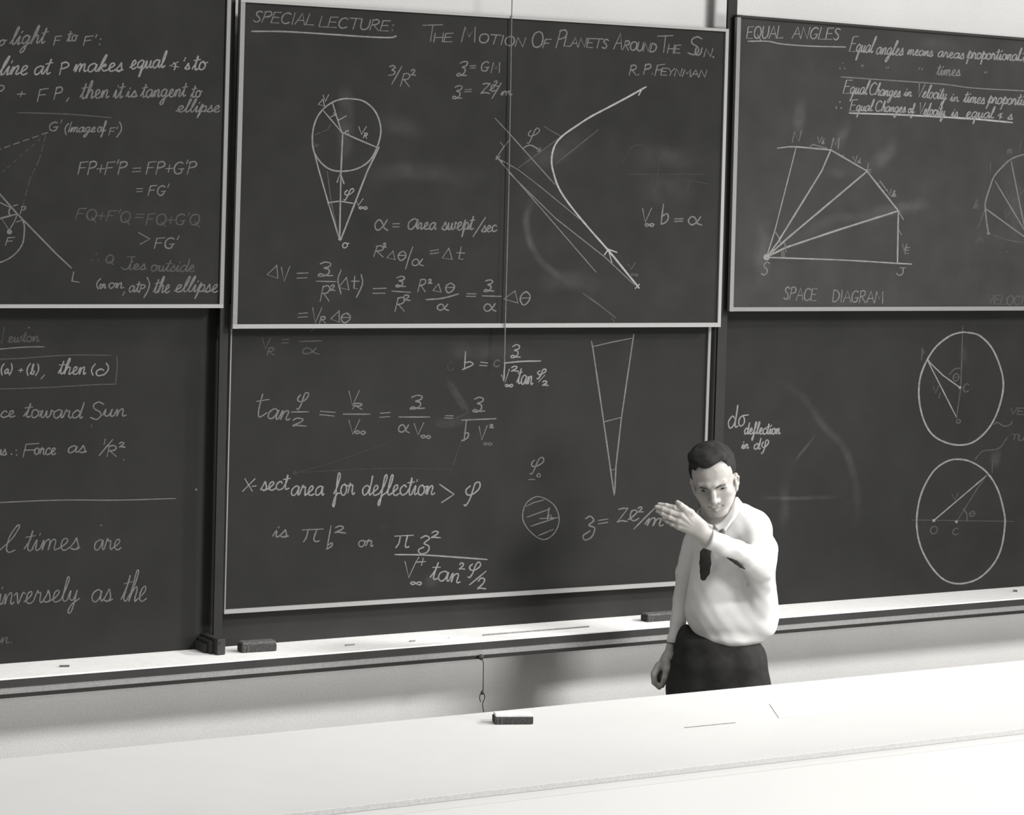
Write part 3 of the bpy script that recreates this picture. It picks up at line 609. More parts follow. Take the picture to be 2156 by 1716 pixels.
# ---- lower left board
chalk(ll, WR, [(T, 'N', -16, 726, 9, 724, 34), (T, 'ewton', 16, 721, 82, 719, 24, .1)], 'f', 3.6)
chalk(ll, LN, [(S, [(-30, 738), (0, 735), (50, 731), (93, 730)])], 'm', 3.6)
chalk(ll, LN, [(S, [(-30, 758), (0, 756.4), (50, 754), (138, 748), (234, 748)], 3), (S, [(245.5, 750), (246.7, 773), (243, 809)], 3), (S, [(243, 809), (200, 809.8), (100, 815.8), (0, 819), (-30, 820)], 3)], 'f', 3)
chalk(ll, WR, [(T, '(a)', 1, 787, 26, 787, 20), (T, '+', 39, 785, 48, 785, 12), (T, '(b)', 55, 788, 82, 788, 21), (T, ',', 88, 791, 98, 791, 22), (T, 'then', 122, 788, 180, 788, 32, .15), (T, '(', 191, 787, 200, 787, 20), (T, 'c', 200, 791, 218, 791, 28), (T, ')', 219, 787, 230, 787, 21)], 'b', 3.8)
chalk(ll, WR, [(T, 'ce', 0, 879, 31, 878, 26), (T, 'toward', 50, 879, 173, 881, 34, .12), (T, 'S', 189, 883, 218, 883, 36, .1), (T, 'un', 216, 877, 264, 877, 34, .15)], 'm', 4)
chalk(ll, WR, [(T, 'eas', -20, 959, 13, 958, 24), (O, 24, 956, 1.7), (O, 34, 948, 1.7), (O, 35, 958, 1.7), (T, 'F', 48, 962, 80, 962, 28, .1), (T, 'orce', 71, 957, 117, 957, 28), (T, 'as', 140, 953, 181, 953, 28), (T, '1', 218, 935, 221, 935, 10), (L, [(237, 926), (223, 942), (209, 959)]), (T, 'R', 225, 961, 247, 961, 22, .1), (T, '2', 250, 942, 263, 942, 11), (O, 260.5, 968, 1.6)], 'm', 4)
chalk(ll, LN, [(S, [(-30, 1060), (0, 1058), (125, 1053), (250, 1053), (370, 1049.5)])], 'm', 3)
chalk(ll, WR, [(T, 'l', 0, 1163, 30, 1163, 56, .2), (T, 'times', 50, 1160, 167, 1157, 48, .15), (T, 'are', 196, 1158, 255, 1157, 44)], 'm', 3.6)
chalk(ll, WR, [(T, 'inversely', -8, 1274, 166, 1265, 50, .14), (T, 'as', 190, 1267, 235, 1266, 50), (T, 'the', 254, 1267, 307, 1266, 64, .2)], 'm', 3.6)
chalk(ll, WR, [(T, 'un', -16, 1354, 18, 1354, 26), (O, 24, 1353, 1.6)], 'f', 3.4)
chalk(ll, 'chalk_fleck', [(O, 413, 1030.7, 2.6), (O, 61, 690, 1.8), (O, 213, 1106, 1.6), (L, [(192, 894), (193, 899)], 2)], 'm', 3)
# ---- lower middle board
chalk(lm, FO, [(T, 'V', 550, 735, 568, 735, 23), (T, 'R', 562, 748, 578, 748, 15), (T, '=', 593, 729, 606, 729, 22), (L, [(631, 719), (677, 717.5)]), (T, 'α', 634, 745, 671, 746, 27), (L, [(655, 697), (662, 692)])], 'f', 3.8)
chalk(lm, FO, [(S, [(553, 830), (545, 862), (546, 878), (562, 869)], 4), (L, [(541, 845), (566, 841)]), (T, 'an', 561, 881, 609, 886, 44), (T, 'φ', 625, 857, 650, 856, 30), (L, [(614, 867.5), (649, 867)]), (T, '2', 614, 898, 644, 898, 18), (T, '=', 671, 880, 701, 884, 24), (T, 'V', 732, 855, 755, 854, 31), (T, 'R', 743, 861, 764, 862, 12), (L, [(723, 872), (779, 872)]), (T, 'V', 732, 915, 756, 914, 30), (T, '∞', 746, 914, 769, 915, 20), (T, '=', 799, 886, 819, 886, 26), (T, 'ʒ', 863, 862, 893, 861, 29), (L, [(840, 878), (905, 878)]), (T, 'α', 837, 910, 862, 911, 33), (T, 'V', 871, 916, 891, 915, 24), (T, '∞', 885, 922, 906, 924, 17), (T, '=', 936, 885, 952, 886, 16), (T, 'ʒ', 995, 868, 1021, 867, 31), (L, [(972.5, 884.6), (1044, 881.5)]), (L, [(982, 886), (977, 928)]), (S, [(978, 912), (986, 912), (984, 922), (972, 928)]), (T, 'V', 1007, 927, 1024, 926, 29), (T, '2', 1030, 901, 1039, 901, 7)], 'm', 4)
chalk(lm, FO, [(T, '∞', 1017, 937, 1036, 938, 15), (T, 'c', 1038, 772, 1051, 772, 28)], 'f', 4)
chalk(lm, FO, [(L, [(980, 741), (978, 777)]), (S, [(978, 764), (990, 762), (995, 768), (974, 778)]), (T, '=', 1009, 775, 1023, 777, 20), (T, 'ʒ', 1075, 753, 1095, 753, 27), (S, [(1062, 764.5), (1098, 761), (1138, 760)], 4.4), (L, [(1056, 790), (1060, 803), (1063, 765)]), (T, 'V', 1059, 806, 1069, 806, 28), (T, '∞', 1063, 815, 1080, 815, 15), (T, '2', 1075, 782, 1092, 782, 11), (T, 'tan', 1088, 808, 1121, 810, 38, .05), (T, 'φ', 1131, 795, 1150, 794, 17), (L, [(1147, 790), (1134, 804)], 3), (T, '2', 1141, 812, 1154, 812, 10)], 'b', 3.8)
chalk(lm, WR, [(T, 'X', 511, 1034, 533, 1034, 26), (L, [(531, 1024), (539, 1023)]), (T, 'sect', 549, 1033, 607, 1031, 36, .1), (T, 'area', 611, 1043, 681, 1043, 40), (T, 'for', 702, 1043, 746, 1041, 46, .1), (T, 'deflection', 761, 1043, 914, 1042, 42, .1), (L, [(926, 1020), (956, 1041), (930, 1058)]), (T, 'φ', 977, 1058, 1010, 1058, 43)], 'b', 4.2)
chalk(lm, FO, [(T, 'is', 574, 1131, 606, 1131, 29), (T, 'π', 633, 1142, 677, 1142, 28), (L, [(697, 1107), (692, 1135), (688, 1156)]), (S, [(690, 1148), (699, 1143), (698, 1150), (688, 1156)]), (T, '2', 703, 1122, 728, 1123, 15), (T, 'or', 753, 1151, 785, 1151, 28)], 'm', 4)
chalk(lm, FO, [(T, 'π', 829, 1154, 866, 1154, 27), (S, [(886, 1133), (897, 1128), (904, 1134), (893, 1144), (903, 1150), (900, 1162), (886, 1166), (881, 1158), (892, 1152)]), (T, '2', 907, 1133, 927, 1133, 15), (S, [(832, 1167.7), (900, 1169), (1025, 1178)], 4.6), (T, 'V', 850, 1216, 875, 1215, 33), (T, '4', 875, 1190, 895, 1190, 16), (T, '∞', 863, 1231, 888, 1232, 17), (T, 'tan', 905, 1219, 968, 1229, 42, .02), (T, '2', 966, 1199, 978, 1199, 14), (T, 'φ', 986, 1211, 1011, 1211, 28), (L, [(1023, 1203), (1005, 1218), (989, 1231)]), (T, '2', 1004, 1241, 1023, 1241, 24)], 'b', 4)
chalk(lm, FO, [(T, 'φ', 1116, 993, 1144, 993, 30), (S, [(1134, 997), (1130, 1002), (1135, 1004), (1138, 1000), (1134, 997)], 3), (L, [(1113, 1009.8), (1126, 1009.5)])], 'm', 3.6)
chalk(lm, DG, [(S, [(1137, 1046), (1166, 1063), (1177.5, 1094), (1166.5, 1123), (1144, 1136), (1118, 1121), (1101, 1094), (1104.7, 1066), (1118, 1051), (1137, 1046)], 3.2), (L, [(1108, 1066), (1124, 1058), (1144, 1053)]), (L, [(1110, 1088.7), (1158, 1071.5)]), (L, [(1118, 1107.6), (1166.5, 1092)]), (L, [(1134, 1127.5), (1165, 1114.5)]), (L, [(1156, 1070), (1153, 1093)], 5), (L, [(1137, 1092), (1176, 1090)], 3.6), (L, [(1152, 1088), (1160, 1084), (1162, 1092)])], 'm', 3.4)
chalk(lm, DG, [(L, [(1245.4, 718.8), (1248, 732), (1264, 840), (1271, 888), (1280, 950), (1293, 1042)], 4.2), (L, [(1334.5, 704), (1333, 713), (1308.6, 878), (1297, 980), (1294, 1040)], 4), (L, [(1247, 730), (1290, 720), (1333, 711.6)], 3), (L, [(1271, 888.4), (1309, 878.4)], 3.4), (L, [(1285.6, 990.5), (1296, 988)], 2.6)], 'm', 4)
chalk(lm, FO, [(S, [(1233, 1092), (1243, 1087), (1250, 1096), (1240, 1106), (1252, 1112), (1246, 1130), (1232, 1137), (1228, 1128), (1242, 1118)]), (T, '=', 1260, 1110, 1279, 1108, 23), (T, 'Z', 1299, 1100, 1321, 1099, 29), (T, 'e', 1322, 1098, 1345, 1096, 46), (T, '2', 1343, 1079, 1354, 1078, 11), (L, [(1379, 1069.6), (1356, 1092), (1334.5, 1114)]), (T, 'm', 1358, 1106, 1396, 1108, 34)], 'm', 4.2)
chalk(lm, DG, [(L, [(942, 800), (965, 838), (986, 868)]), (L, [(986, 868), (960, 880), (923, 896)]), (L, [(923, 882), (919, 896), (932, 900)]), (S, [(624, 995), (680, 980), (737, 961), (823, 930)], 2.6), (S, [(624, 995), (789, 987), (954, 987)], 2.6), (L, [(950, 988), (971, 930)]), (T, 'c', 941, 782, 955, 780, 38), (O, 621, 995.5, 5), (S, [(802.6, 1102), (808, 1113), (814.6, 1104)], 2)], 'g', 4.5)
smear(lm, [(925, 735), (1000, 740), (1150, 745)], 50)
smear(lm, [(940, 790), (965, 838), (990, 870)], 24, True)
smear(lm, [(905, 890), (960, 890), (1000, 870)], 30)
smear(lm, [(905, 1205), (915, 1240)], 46)
# ---- lower right board
chalk(lr, FO, [(T, 'd', 1531, 901, 1552, 901, 49, .05), (T, 'σ', 1553, 897, 1574, 896, 42), (T, 'deflection', 1566, 914, 1642, 914, 25, .1), (T, 'in', 1561, 945, 1576, 944, 19), (T, 'd', 1586, 946, 1600, 946, 24), (T, 'φ', 1603, 951, 1618, 950, 24)], 'b', 3.8)
ca = [(2035.8, 700), (2064, 707.7), (2092.6, 740), (2112, 799), (2105.5, 851), (2085, 897), (2054, 928), (2023, 937), (1989.4, 931), (1961, 912.7), (1943, 879), (1934.7, 835), (1937.8, 794), (1952, 758), (1971.4, 729.6), (1997, 709), (2017.8, 701), (2035.8, 700)]
cb = [(2012.6, 967), (2043.6, 972), (2077, 994), (2100.3, 1030), (2113, 1074), (2115.8, 1105), (2108, 1154), (2090, 1190), (2059, 1218.5), (2020.4, 1229), (1986.8, 1220), (1958.5, 1190), (1937.8, 1149), (1930, 1105), (1934, 1061), (1945.6, 1025), (1966, 991.6), (1989.4, 973.5), (2012.6, 967)]
chalk(lr, DG, [(S, ca, 5), (L, [(1953, 759), (1985, 790), (2021, 816)], 3.8), (L, [(1953, 759), (2014, 879)], 3.4), (L, [(1953, 757), (1960, 766)], 6), (O, 2021, 816, 3.2)], 'b', 5)
chalk(lr, DG, [(L, [(2027, 686), (2025, 750), (2023, 815), (2014, 879)], 3), (S, [(1998.4, 789), (2010, 777), (2023, 775)], 3.2), (T, 'θ', 2006, 803, 2020, 802, 16), (T, 'C', 2027, 825, 2040, 825, 17), (L, [(1941.7, 733), (1940, 758)], 4), (L, [(1941, 735), (1946, 741), (1942, 747)], 3), (T, 'V', 1965, 828, 1976, 827, 14), (T, '1', 1976, 838, 1979, 838, 11), (T, 'O', 2013, 891, 2022, 891, 8), (T, 'VEL', 2126, 872, 2170, 874, 14), (S, [(2131, 887), (2126, 894.7), (2113, 897), (2100, 889.5), (2092.6, 893.4)], 3.4), (T, 'TU', 2128, 926, 2156, 928, 12), (S, [(2121, 920.5), (2103, 943.7), (2072, 949), (2061.6, 956.6), (2052.6, 968)], 2.8)], 'f', 3.4)
chalk(lr, DG, [(S, cb, 5), (L, [(1966, 1096), (2081, 998)], 3.8), (O, 1966, 1096, 3.4), (O, 2014, 1098.6, 3)], 'b', 5)
chalk(lr, DG, [(L, [(2014, 1098.6), (2060, 1025), (2080, 998)], 2.8), (L, [(1917, 1094.7), (2136, 1097.8)], 2), (S, [(2029.4, 1071.5), (2035.8, 1084), (2035.8, 1097)], 4), (T, 'θ', 2040, 1087, 2053, 1087, 11), (T, 'O', 1958, 1124, 1973, 1124, 16), (T, 'C', 2005, 1126, 2018, 1126, 14), (T, 'V', 2004, 1053, 2017, 1052, 13), (L, [(2088.7, 995), (2090, 971)], 3)], 'f', 3.2)
smear(lr, [(1606, 790), (1650, 808), (1690, 835), (1729, 890), (1775, 940), (1796, 995), (1804, 1040), (1806, 1095), (1801, 1150)], 24)
smear(lr, [(1590, 1047), (1662, 1049), (1786, 1046)], 12, True)
smear(lr, [(1726, 905), (1690, 950), (1664, 982)], 8, True)
smear(lr, [(1655, 990), (1652, 1060), (1650, 1130)], 30)
smear(lr, [(2100, 940), (2092, 990)], 30, True)
smear(lr, [(2026, 720), (2030, 770)], 24)

# ------------------------------------------------------------------ hanging cord in front of the boards
b = MB()
b.tube([at(1079.5, -60, -0.136), at(1077.5, 32, -0.136), at(1071, 400, -0.136), at(1063.5, 690, -0.136), at(1062, 764, -0.136)], 0.0019, 8)
o = b.build('hanging_cord', MT['cord'])
tag(o, 'thin pale cord hanging straight down in front of the SPECIAL LECTURE board', 'cord')
# wire with a hook under the tray
p = at(1014, 1383, YF-0.008)
hk = thing('wire_hook', 'dark wire hook hanging from a knob under the chalk tray', 'hook', tuple(p))
b = MB()
kz = 0.8675
k0 = at(1011, 1383, YF-0.004)
b.tube([(k0[0], YF-0.0025, kz), (k0[0], YF-0.006, kz), (k0[0], YF-0.012, kz), (k0[0], YF-0.018, kz)], [0.004, 0.0095, 0.0105, 0.006], 12); b.build('knob', MT['wire'], hk, smooth=True)
yk = YF-0.015
b = MB(); b.tube([at(x, y_, yk) for x, y_ in ((1014, 1386), (1018, 1396), (1017.5, 1425), (1017, 1455))], 0.0017, 8); b.build('wire', MT['wire'], hk, smooth=True)
b = MB(); b.tube([at(x, y_, yk) for x, y_ in ((1017, 1452), (1015.5, 1457), (1015, 1462))], [0.002, 0.005, 0.0062], 10); b.build('ferrule', MT['wire'], hk, smooth=True)
b = MB(); b.tube([at(x, y_, yk) for x, y_ in ((1013, 1458), (1010.5, 1464), (1009.5, 1470), (1012, 1478))], 0.0016, 8)
b.tube([at(x, y_, yk) for x, y_ in catmull([(1017.5, 1458), (1020, 1464), (1020.5, 1469), (1018, 1476), (1016, 1483), (1017, 1492), (1018.5, 1500)], 4)], 0.0017, 8)
b.build('hook', MT['wire'], hk, smooth=True)

# ------------------------------------------------------------------ erasers, chalk stubs, sticks
def eraser(label, px0, px1, z, length, depth, height, backmat, endcap):
    """px0/px1: front bottom corners in pixels on the plane z"""
    a, c = on(px0[0], px0[1], z), on(px1[0], px1[1], z)
    rz = math.atan2(c[1]-a[1], c[0]-a[0])
    root = thing('chalkboard_eraser', label, 'eraser', tuple(a + np.array([0, 0, 0.0005])), rz, 'felt blackboard erasers')
    Ln = float(np.linalg.norm(c-a))
    m = MB()
    m.box(0, Ln, 0, depth, 0, height*0.72); m.build('felt_pad', MT['felt'], root, bevel=height*0.12, local=True)
    m = MB()
    m.box(0.003, Ln-0.003, 0.002, depth-0.002, height*0.70, height); m.build('back', backmat, root, bevel=height*0.1, local=True)
    for k in range(2):
        m = MB(); m.box(0.008+0.012*k, 0.0105+0.012*k, -0.0012, depth*0.5, height*0.04, height*0.66); m.build('felt_seam', MT['dustfelt'], root, local=True)
    return root
eraser('dark felt eraser on the tray at the left, beside the upright rail', (509, 1375.5), (583, 1371), ZT, .13, .045, .034, MT['dustfelt'], True)
eraser('dark felt eraser on the tray, partly hidden by the hanging arm of the man', (1363, 1310.5), (1437, 1305), ZT, .13, .045, .028, MT['dustfelt'], True)
ZB = 0.88
eraser('dark felt eraser with a pale dusty back lying on the white bench', (1041, 1526), (1123, 1525.5), ZB, .13, .05, .03, MT['paleback'], False)

def stub(name, label, cat, pa, pb, r, material, z, group=None):
    a, c = on(*pa, z+r), on(*pb, z+r)
    m = MB(); m.tube([a, a+(c-a)*0.5, c], r, 10)
    o = m.build(name, material, None, smooth=False)
    return tag(o, label, cat, group)
g = 'bits of chalk on the tray'
stub('chalk_stub', 'dark chalk stub on the tray at the far left of the photo', 'chalk', (125, 1402.5), (146, 1402), 0.0032, MT['darkstick'], ZT, g)
stub('chalk_stub', 'small grey chalk stub on the tray just right of the left eraser', 'chalk', (727, 1358.5), (746, 1357), 0.0026, MT['stick'], ZT, g)
stub('chalk_stub', 'tiny grey chalk crumb on the tray, middle of three between left eraser and pointer', 'chalk', (863, 1350), (874, 1349), 0.0026, MT['stick'], ZT, g)
stub('chalk_stub', 'pale chalk stub on the tray just left of the long thin pointer', 'chalk', (946, 1342), (974, 1340), 0.003, MT['tray'], ZT, g)
stub('chalk_stub', 'dark chalk stub on the tray at the right edge of the photo', 'chalk', (2133, 1243.5), (2142, 1244), 0.0042, MT['darkstick'], ZT, g)
stub('pointer_stick', 'long thin grey pointer lying on the chalk tray above the wire hook', 'pointer', (1017, 1337), (1240, 1319), 0.0026, MT['stick'], ZT)

# ------------------------------------------------------------------ white lecture bench
far, near = (on(1400, 1462, ZB)[1]+on(1622, 1443, ZB)[1])/2, on(2100, 1540, ZB)[1]
bench = thing('lecture_bench', 'long white lecture bench in front of the man, running across the room', 'bench', (4.4, (far+near)/2, 0))
b = MB(); b.box(0.3, 8.8, near, far, ZB-0.035, ZB); b.build('bench_top', MT['bench'], bench)
b = MB(); b.box(0.3, 8.8, near-0.004, near, ZB-0.014, ZB-0.001); b.build('edge_strip', MT['bench_edge'], bench)
b = MB(); b.box(0.3, 8.8, near+0.001, near+0.045, 0.09, ZB-0.035); b.build('front_panel', MT['bench_panel'], bench)
b = MB(); b.box(0.3, 8.8, far-0.07, far-0.045, 0.0, ZB-0.035); b.build('back_panel', MT['bench_panel'], bench)
b = MB(); b.box(0.35, 8.75, near+0.07, near+0.09, 0.0, 0.09); b.build('toe_board', MT['dark'], bench)
for x in (0.32, 8.76):
    b = MB(); b.box(x, x+0.025, near+0.045, far-0.07, 0.0, ZB-0.035); b.build('end_panel', MT['bench_panel'], bench)
stub('pencil', 'thin grey pencil lying on the white bench below the man', 'pencil', (1441, 1532), (1548, 1521.5), 0.0013, MT['stick'], ZB)
P = [on(*q, ZB+0.0006) for q in ((1640, 1512), (1770, 1500), (1745, 1471), (1620, 1482))]
b = MB(); Q = [p + np.array([0, 0, 0.0012]) for p in P]; b.hexa(P + Q)
o = b.build('paper_sheet', MT['paper']); tag(o, 'sheet of white paper lying on the bench to the right of the man', 'paper')

# ------------------------------------------------------------------ sculpting tools: distance fields meshed by surface nets
class Field:
    def __init__(s, lo, hi, h):
        s.lo = np.array(lo, float); s.h = h
        s.n = np.ceil((np.array(hi, float)-s.lo)/h).astype(int)+1
        s.D = np.full(s.n, 1.0, np.float32)
    def sub(s, lo, hi):
        i0 = np.clip(np.floor((np.array(lo)-s.lo)/s.h).astype(int), 0, s.n)
        i1 = np.clip(np.ceil((np.array(hi)-s.lo)/s.h).astype(int)+1, 0, s.n)
        sl = tuple(slice(a, b) for a, b in zip(i0, i1))
        ax = [(s.lo[k]+s.h*np.arange(i0[k], i1[k])).astype(np.float32) for k in range(3)]
        return sl, ax[0][:, None, None], ax[1][None, :, None], ax[2][None, None, :]
    def put(s, sl, d, k, op='add'):
        A = s.D[sl]
        if A.size == 0: return
        if op == 'add':
            if k > 0:
                hh = np.clip(0.5+0.5*(A-d)/k, 0, 1)
                s.D[sl] = A*(1-hh)+d*hh-k*hh*(1-hh)
            else: s.D[sl] = np.minimum(A, d)
        else:
            if k > 0:
                hh = np.clip(0.5-0.5*(A+d)/k, 0, 1)
                s.D[sl] = A*(1-hh)-d*hh+k*hh*(1-hh)
            else: s.D[sl] = np.maximum(A, -d)
    def cap(s, a, b, ra, rb=None, k=0.0, op='add', flat=None):
        """tapered capsule; flat = (axis, factor): squash across that unit axis"""
        a = np.array(a, float); b = np.array(b, float)
        rb = ra if rb is None else rb
        m = max(ra, rb)*1.05 + k*1.2 + 2.5*s.h
        sl, X, Y, Z = s.sub(np.minimum(a, b)-m, np.maximum(a, b)+m)
        d = b-a; L2 = float(d@d)+1e-12
        px, py, pz = X-a[0], Y-a[1], Z-a[2]
        t = np.clip((px*d[0]+py*d[1]+pz*d[2])/L2, 0, 1)
        qx, qy, qz = px-d[0]*t, py-d[1]*t, pz-d[2]*t
        q2 = qx*qx+qy*qy+qz*qz
        if flat is not None:
            n, f = np.array(flat[0], float), flat[1]; n = n/np.linalg.norm(n)
            c = qx*n[0]+qy*n[1]+qz*n[2]
            q2 = q2 - c*c + (c/f)**2
        dd = np.sqrt(q2) - (ra+(rb-ra)*t)
        s.put(sl, dd.astype(np.float32), k, op)
    def chain(s, P, R, k=0.0, op='add', flat=None):
        for i in range(len(P)-1): s.cap(P[i], P[i+1], R[i], R[i+1], k, op, flat)
    def ell(s, c, r, k=0.0, op='add', rot=None):
        c = np.array(c, float); r = np.array(r, float)
        m = (r.max() if rot is not None else r)*1.05 + k*1.2 + 2.5*s.h
        sl, X, Y, Z = s.sub(c-m, c+m)
        x, y, z = X-c[0], Y-c[1], Z-c[2]
        if rot is not None:
            R = np.array(rot, float)
            x, y, z = R[0, 0]*x+R[1, 0]*y+R[2, 0]*z, R[0, 1]*x+R[1, 1]*y+R[2, 1]*z, R[0, 2]*x+R[1, 2]*y+R[2, 2]*z
        k0 = np.sqrt((x/r[0])**2+(y/r[1])**2+(z/r[2])**2)
        k1 = np.sqrt((x/r[0]**2)**2+(y/r[1]**2)**2+(z/r[2]**2)**2)+1e-9
        s.put(sl, (k0*(k0-1)/k1).astype(np.float32), k, op)
    def grid(s):
        return s.sub(s.lo, s.lo+s.h*(s.n-1))[1:]
    def mesh(s, smooth=0):
        D = s.D; h = s.h
        D[0], D[-1] = 1, 1; D[:, 0], D[:, -1] = 1, 1; D[:, :, 0], D[:, :, -1] = 1, 1
        ins = D < 0
        c = np.zeros(tuple(np.array(D.shape)-1), np.int8)
        for i in (0, 1):
            for j in (0, 1):
                for k in (0, 1):
                    c += ins[i:D.shape[0]-1+i, j:D.shape[1]-1+j, k:D.shape[2]-1+k]
        cells = np.argwhere((c > 0) & (c < 8))
        idx = np.full(c.shape, -1, np.int32); idx[tuple(cells.T)] = np.arange(len(cells))
        acc = np.zeros((len(cells), 3)); cnt = np.zeros(len(cells))
        co = [(i, j, k) for i in (0, 1) for j in (0, 1) for k in (0, 1)]
        val = {o: D[cells[:, 0]+o[0], cells[:, 1]+o[1], cells[:, 2]+o[2]] for o in co}
        for a in co:
            for ax in range(3):
                if a[ax] == 0:
                    b = list(a); b[ax] = 1; b = tuple(b)
                    va, vb = val[a], val[b]
                    msk = (va < 0) != (vb < 0)
                    t = np.where(msk, va/(va-vb+1e-12), 0)
                    p = np.tile(np.array(a, float), (len(cells), 1)); p[:, ax] = t
                    acc[msk] += p[msk]; cnt[msk] += 1
        V = s.lo + h*(cells + acc/cnt[:, None])
        Fs = []
        for ax in range(3):
            u, v = (ax+1) % 3, (ax+2) % 3
            sa = [slice(None)]*3; sb = [slice(None)]*3
            sa[ax] = slice(0, -1); sb[ax] = slice(1, None)
            A, B = ins[tuple(sa)], ins[tuple(sb)]
            e = np.argwhere(A != B)
            e = e[(e[:, u] > 0) & (e[:, v] > 0) & (e[:, u] < D.shape[u]-1) & (e[:, v] < D.shape[v]-1)]
            if not len(e): continue
            q = []
            for du, dv in ((1, 1), (0, 1), (0, 0), (1, 0)):
                cc = e.copy(); cc[:, u] -= du; cc[:, v] -= dv
                q.append(idx[tuple(cc.T)])
            q = np.stack(q, 1)
            fl = ~A[tuple(e.T)]
            q[fl] = q[fl][:, ::-1]
            Fs.append(q)
        Fc = np.concatenate(Fs)
        for _ in range(smooth):
            S = np.zeros_like(V); n = np.zeros(len(V))
            for i in range(4):
                a, b = Fc[:, i], Fc[:, (i+1) % 4]
                np.add.at(S, a, V[b]); np.add.at(n, a, 1)
            V = 0.5*V + 0.5*S/n[:, None]
        return V, Fc

def flink(name, parts, material, parent):
    """parts: list of (V, F[, face material index]) in the parent's frame -> one mesh object"""
    Vs, Fs, Ms, n = [], [], [], 0
    for p in parts:
        Vs.append(p[0]); Fs.append(p[1]+n); n += len(p[0])
        Ms.append(p[2] if len(p) > 2 else np.zeros(len(p[1]), np.int32))
    V = np.concatenate(Vs); Fc = np.concatenate(Fs); mi = np.concatenate(Ms)
    me = bpy.data.meshes.new(name)
    me.vertices.add(len(V)); me.vertices.foreach_set('co', V.astype(np.float32).ravel())
    me.loops.add(len(Fc)*4); me.loops.foreach_set('vertex_index', Fc.astype(np.int32).ravel())
    me.polygons.add(len(Fc))
    me.polygons.foreach_set('loop_start', np.arange(0, len(Fc)*4, 4, dtype=np.int32))
    me.polygons.foreach_set('material_index', mi.astype(np.int32))
    me.update(calc_edges=True); me.validate()
    me.polygons.foreach_set('use_smooth', [True]*len(me.polygons))
    for m in (material if isinstance(material, list) else [material]): me.materials.append(m)
    o = bpy.data.objects.new(name, me); COL.objects.link(o); o.parent = parent
    return o

# ------------------------------------------------------------------ the man
MAN = at(1515, 1345, -0.76); MAN[2] = 0.0
vd = np.array([MAN[0]-CAMPOS[0], MAN[1]-CAMPOS[1], 0.0]); vd /= np.linalg.norm(vd)      # away from the camera
xr = np.array([vd[1], -vd[0], 0.0])                                                      # his left, as we see it
man = thing('person', 'man in white shirt and dark tie, one hand raised, between bench and blackboards', 'person',
            tuple(MAN), math.atan2(xr[1], xr[0]))
def P(px, py, dy=0.0):                 # local point (x right, y away from us, z up) seen at a pixel, dy behind his middle plane
    d = ray(px, py)
    t = (np.dot(MAN-CAMPOS, vd)+dy)/np.dot(d, vd)
    w = CAMPOS + d*t - MAN
    return np.array([np.dot(w, xr), np.dot(w, vd), w[2]])
U = 1/(F/np.dot(MAN-CAMPOS, vd)) * np.dot(ray(1515, 1345), vd)           # metres per pixel at him

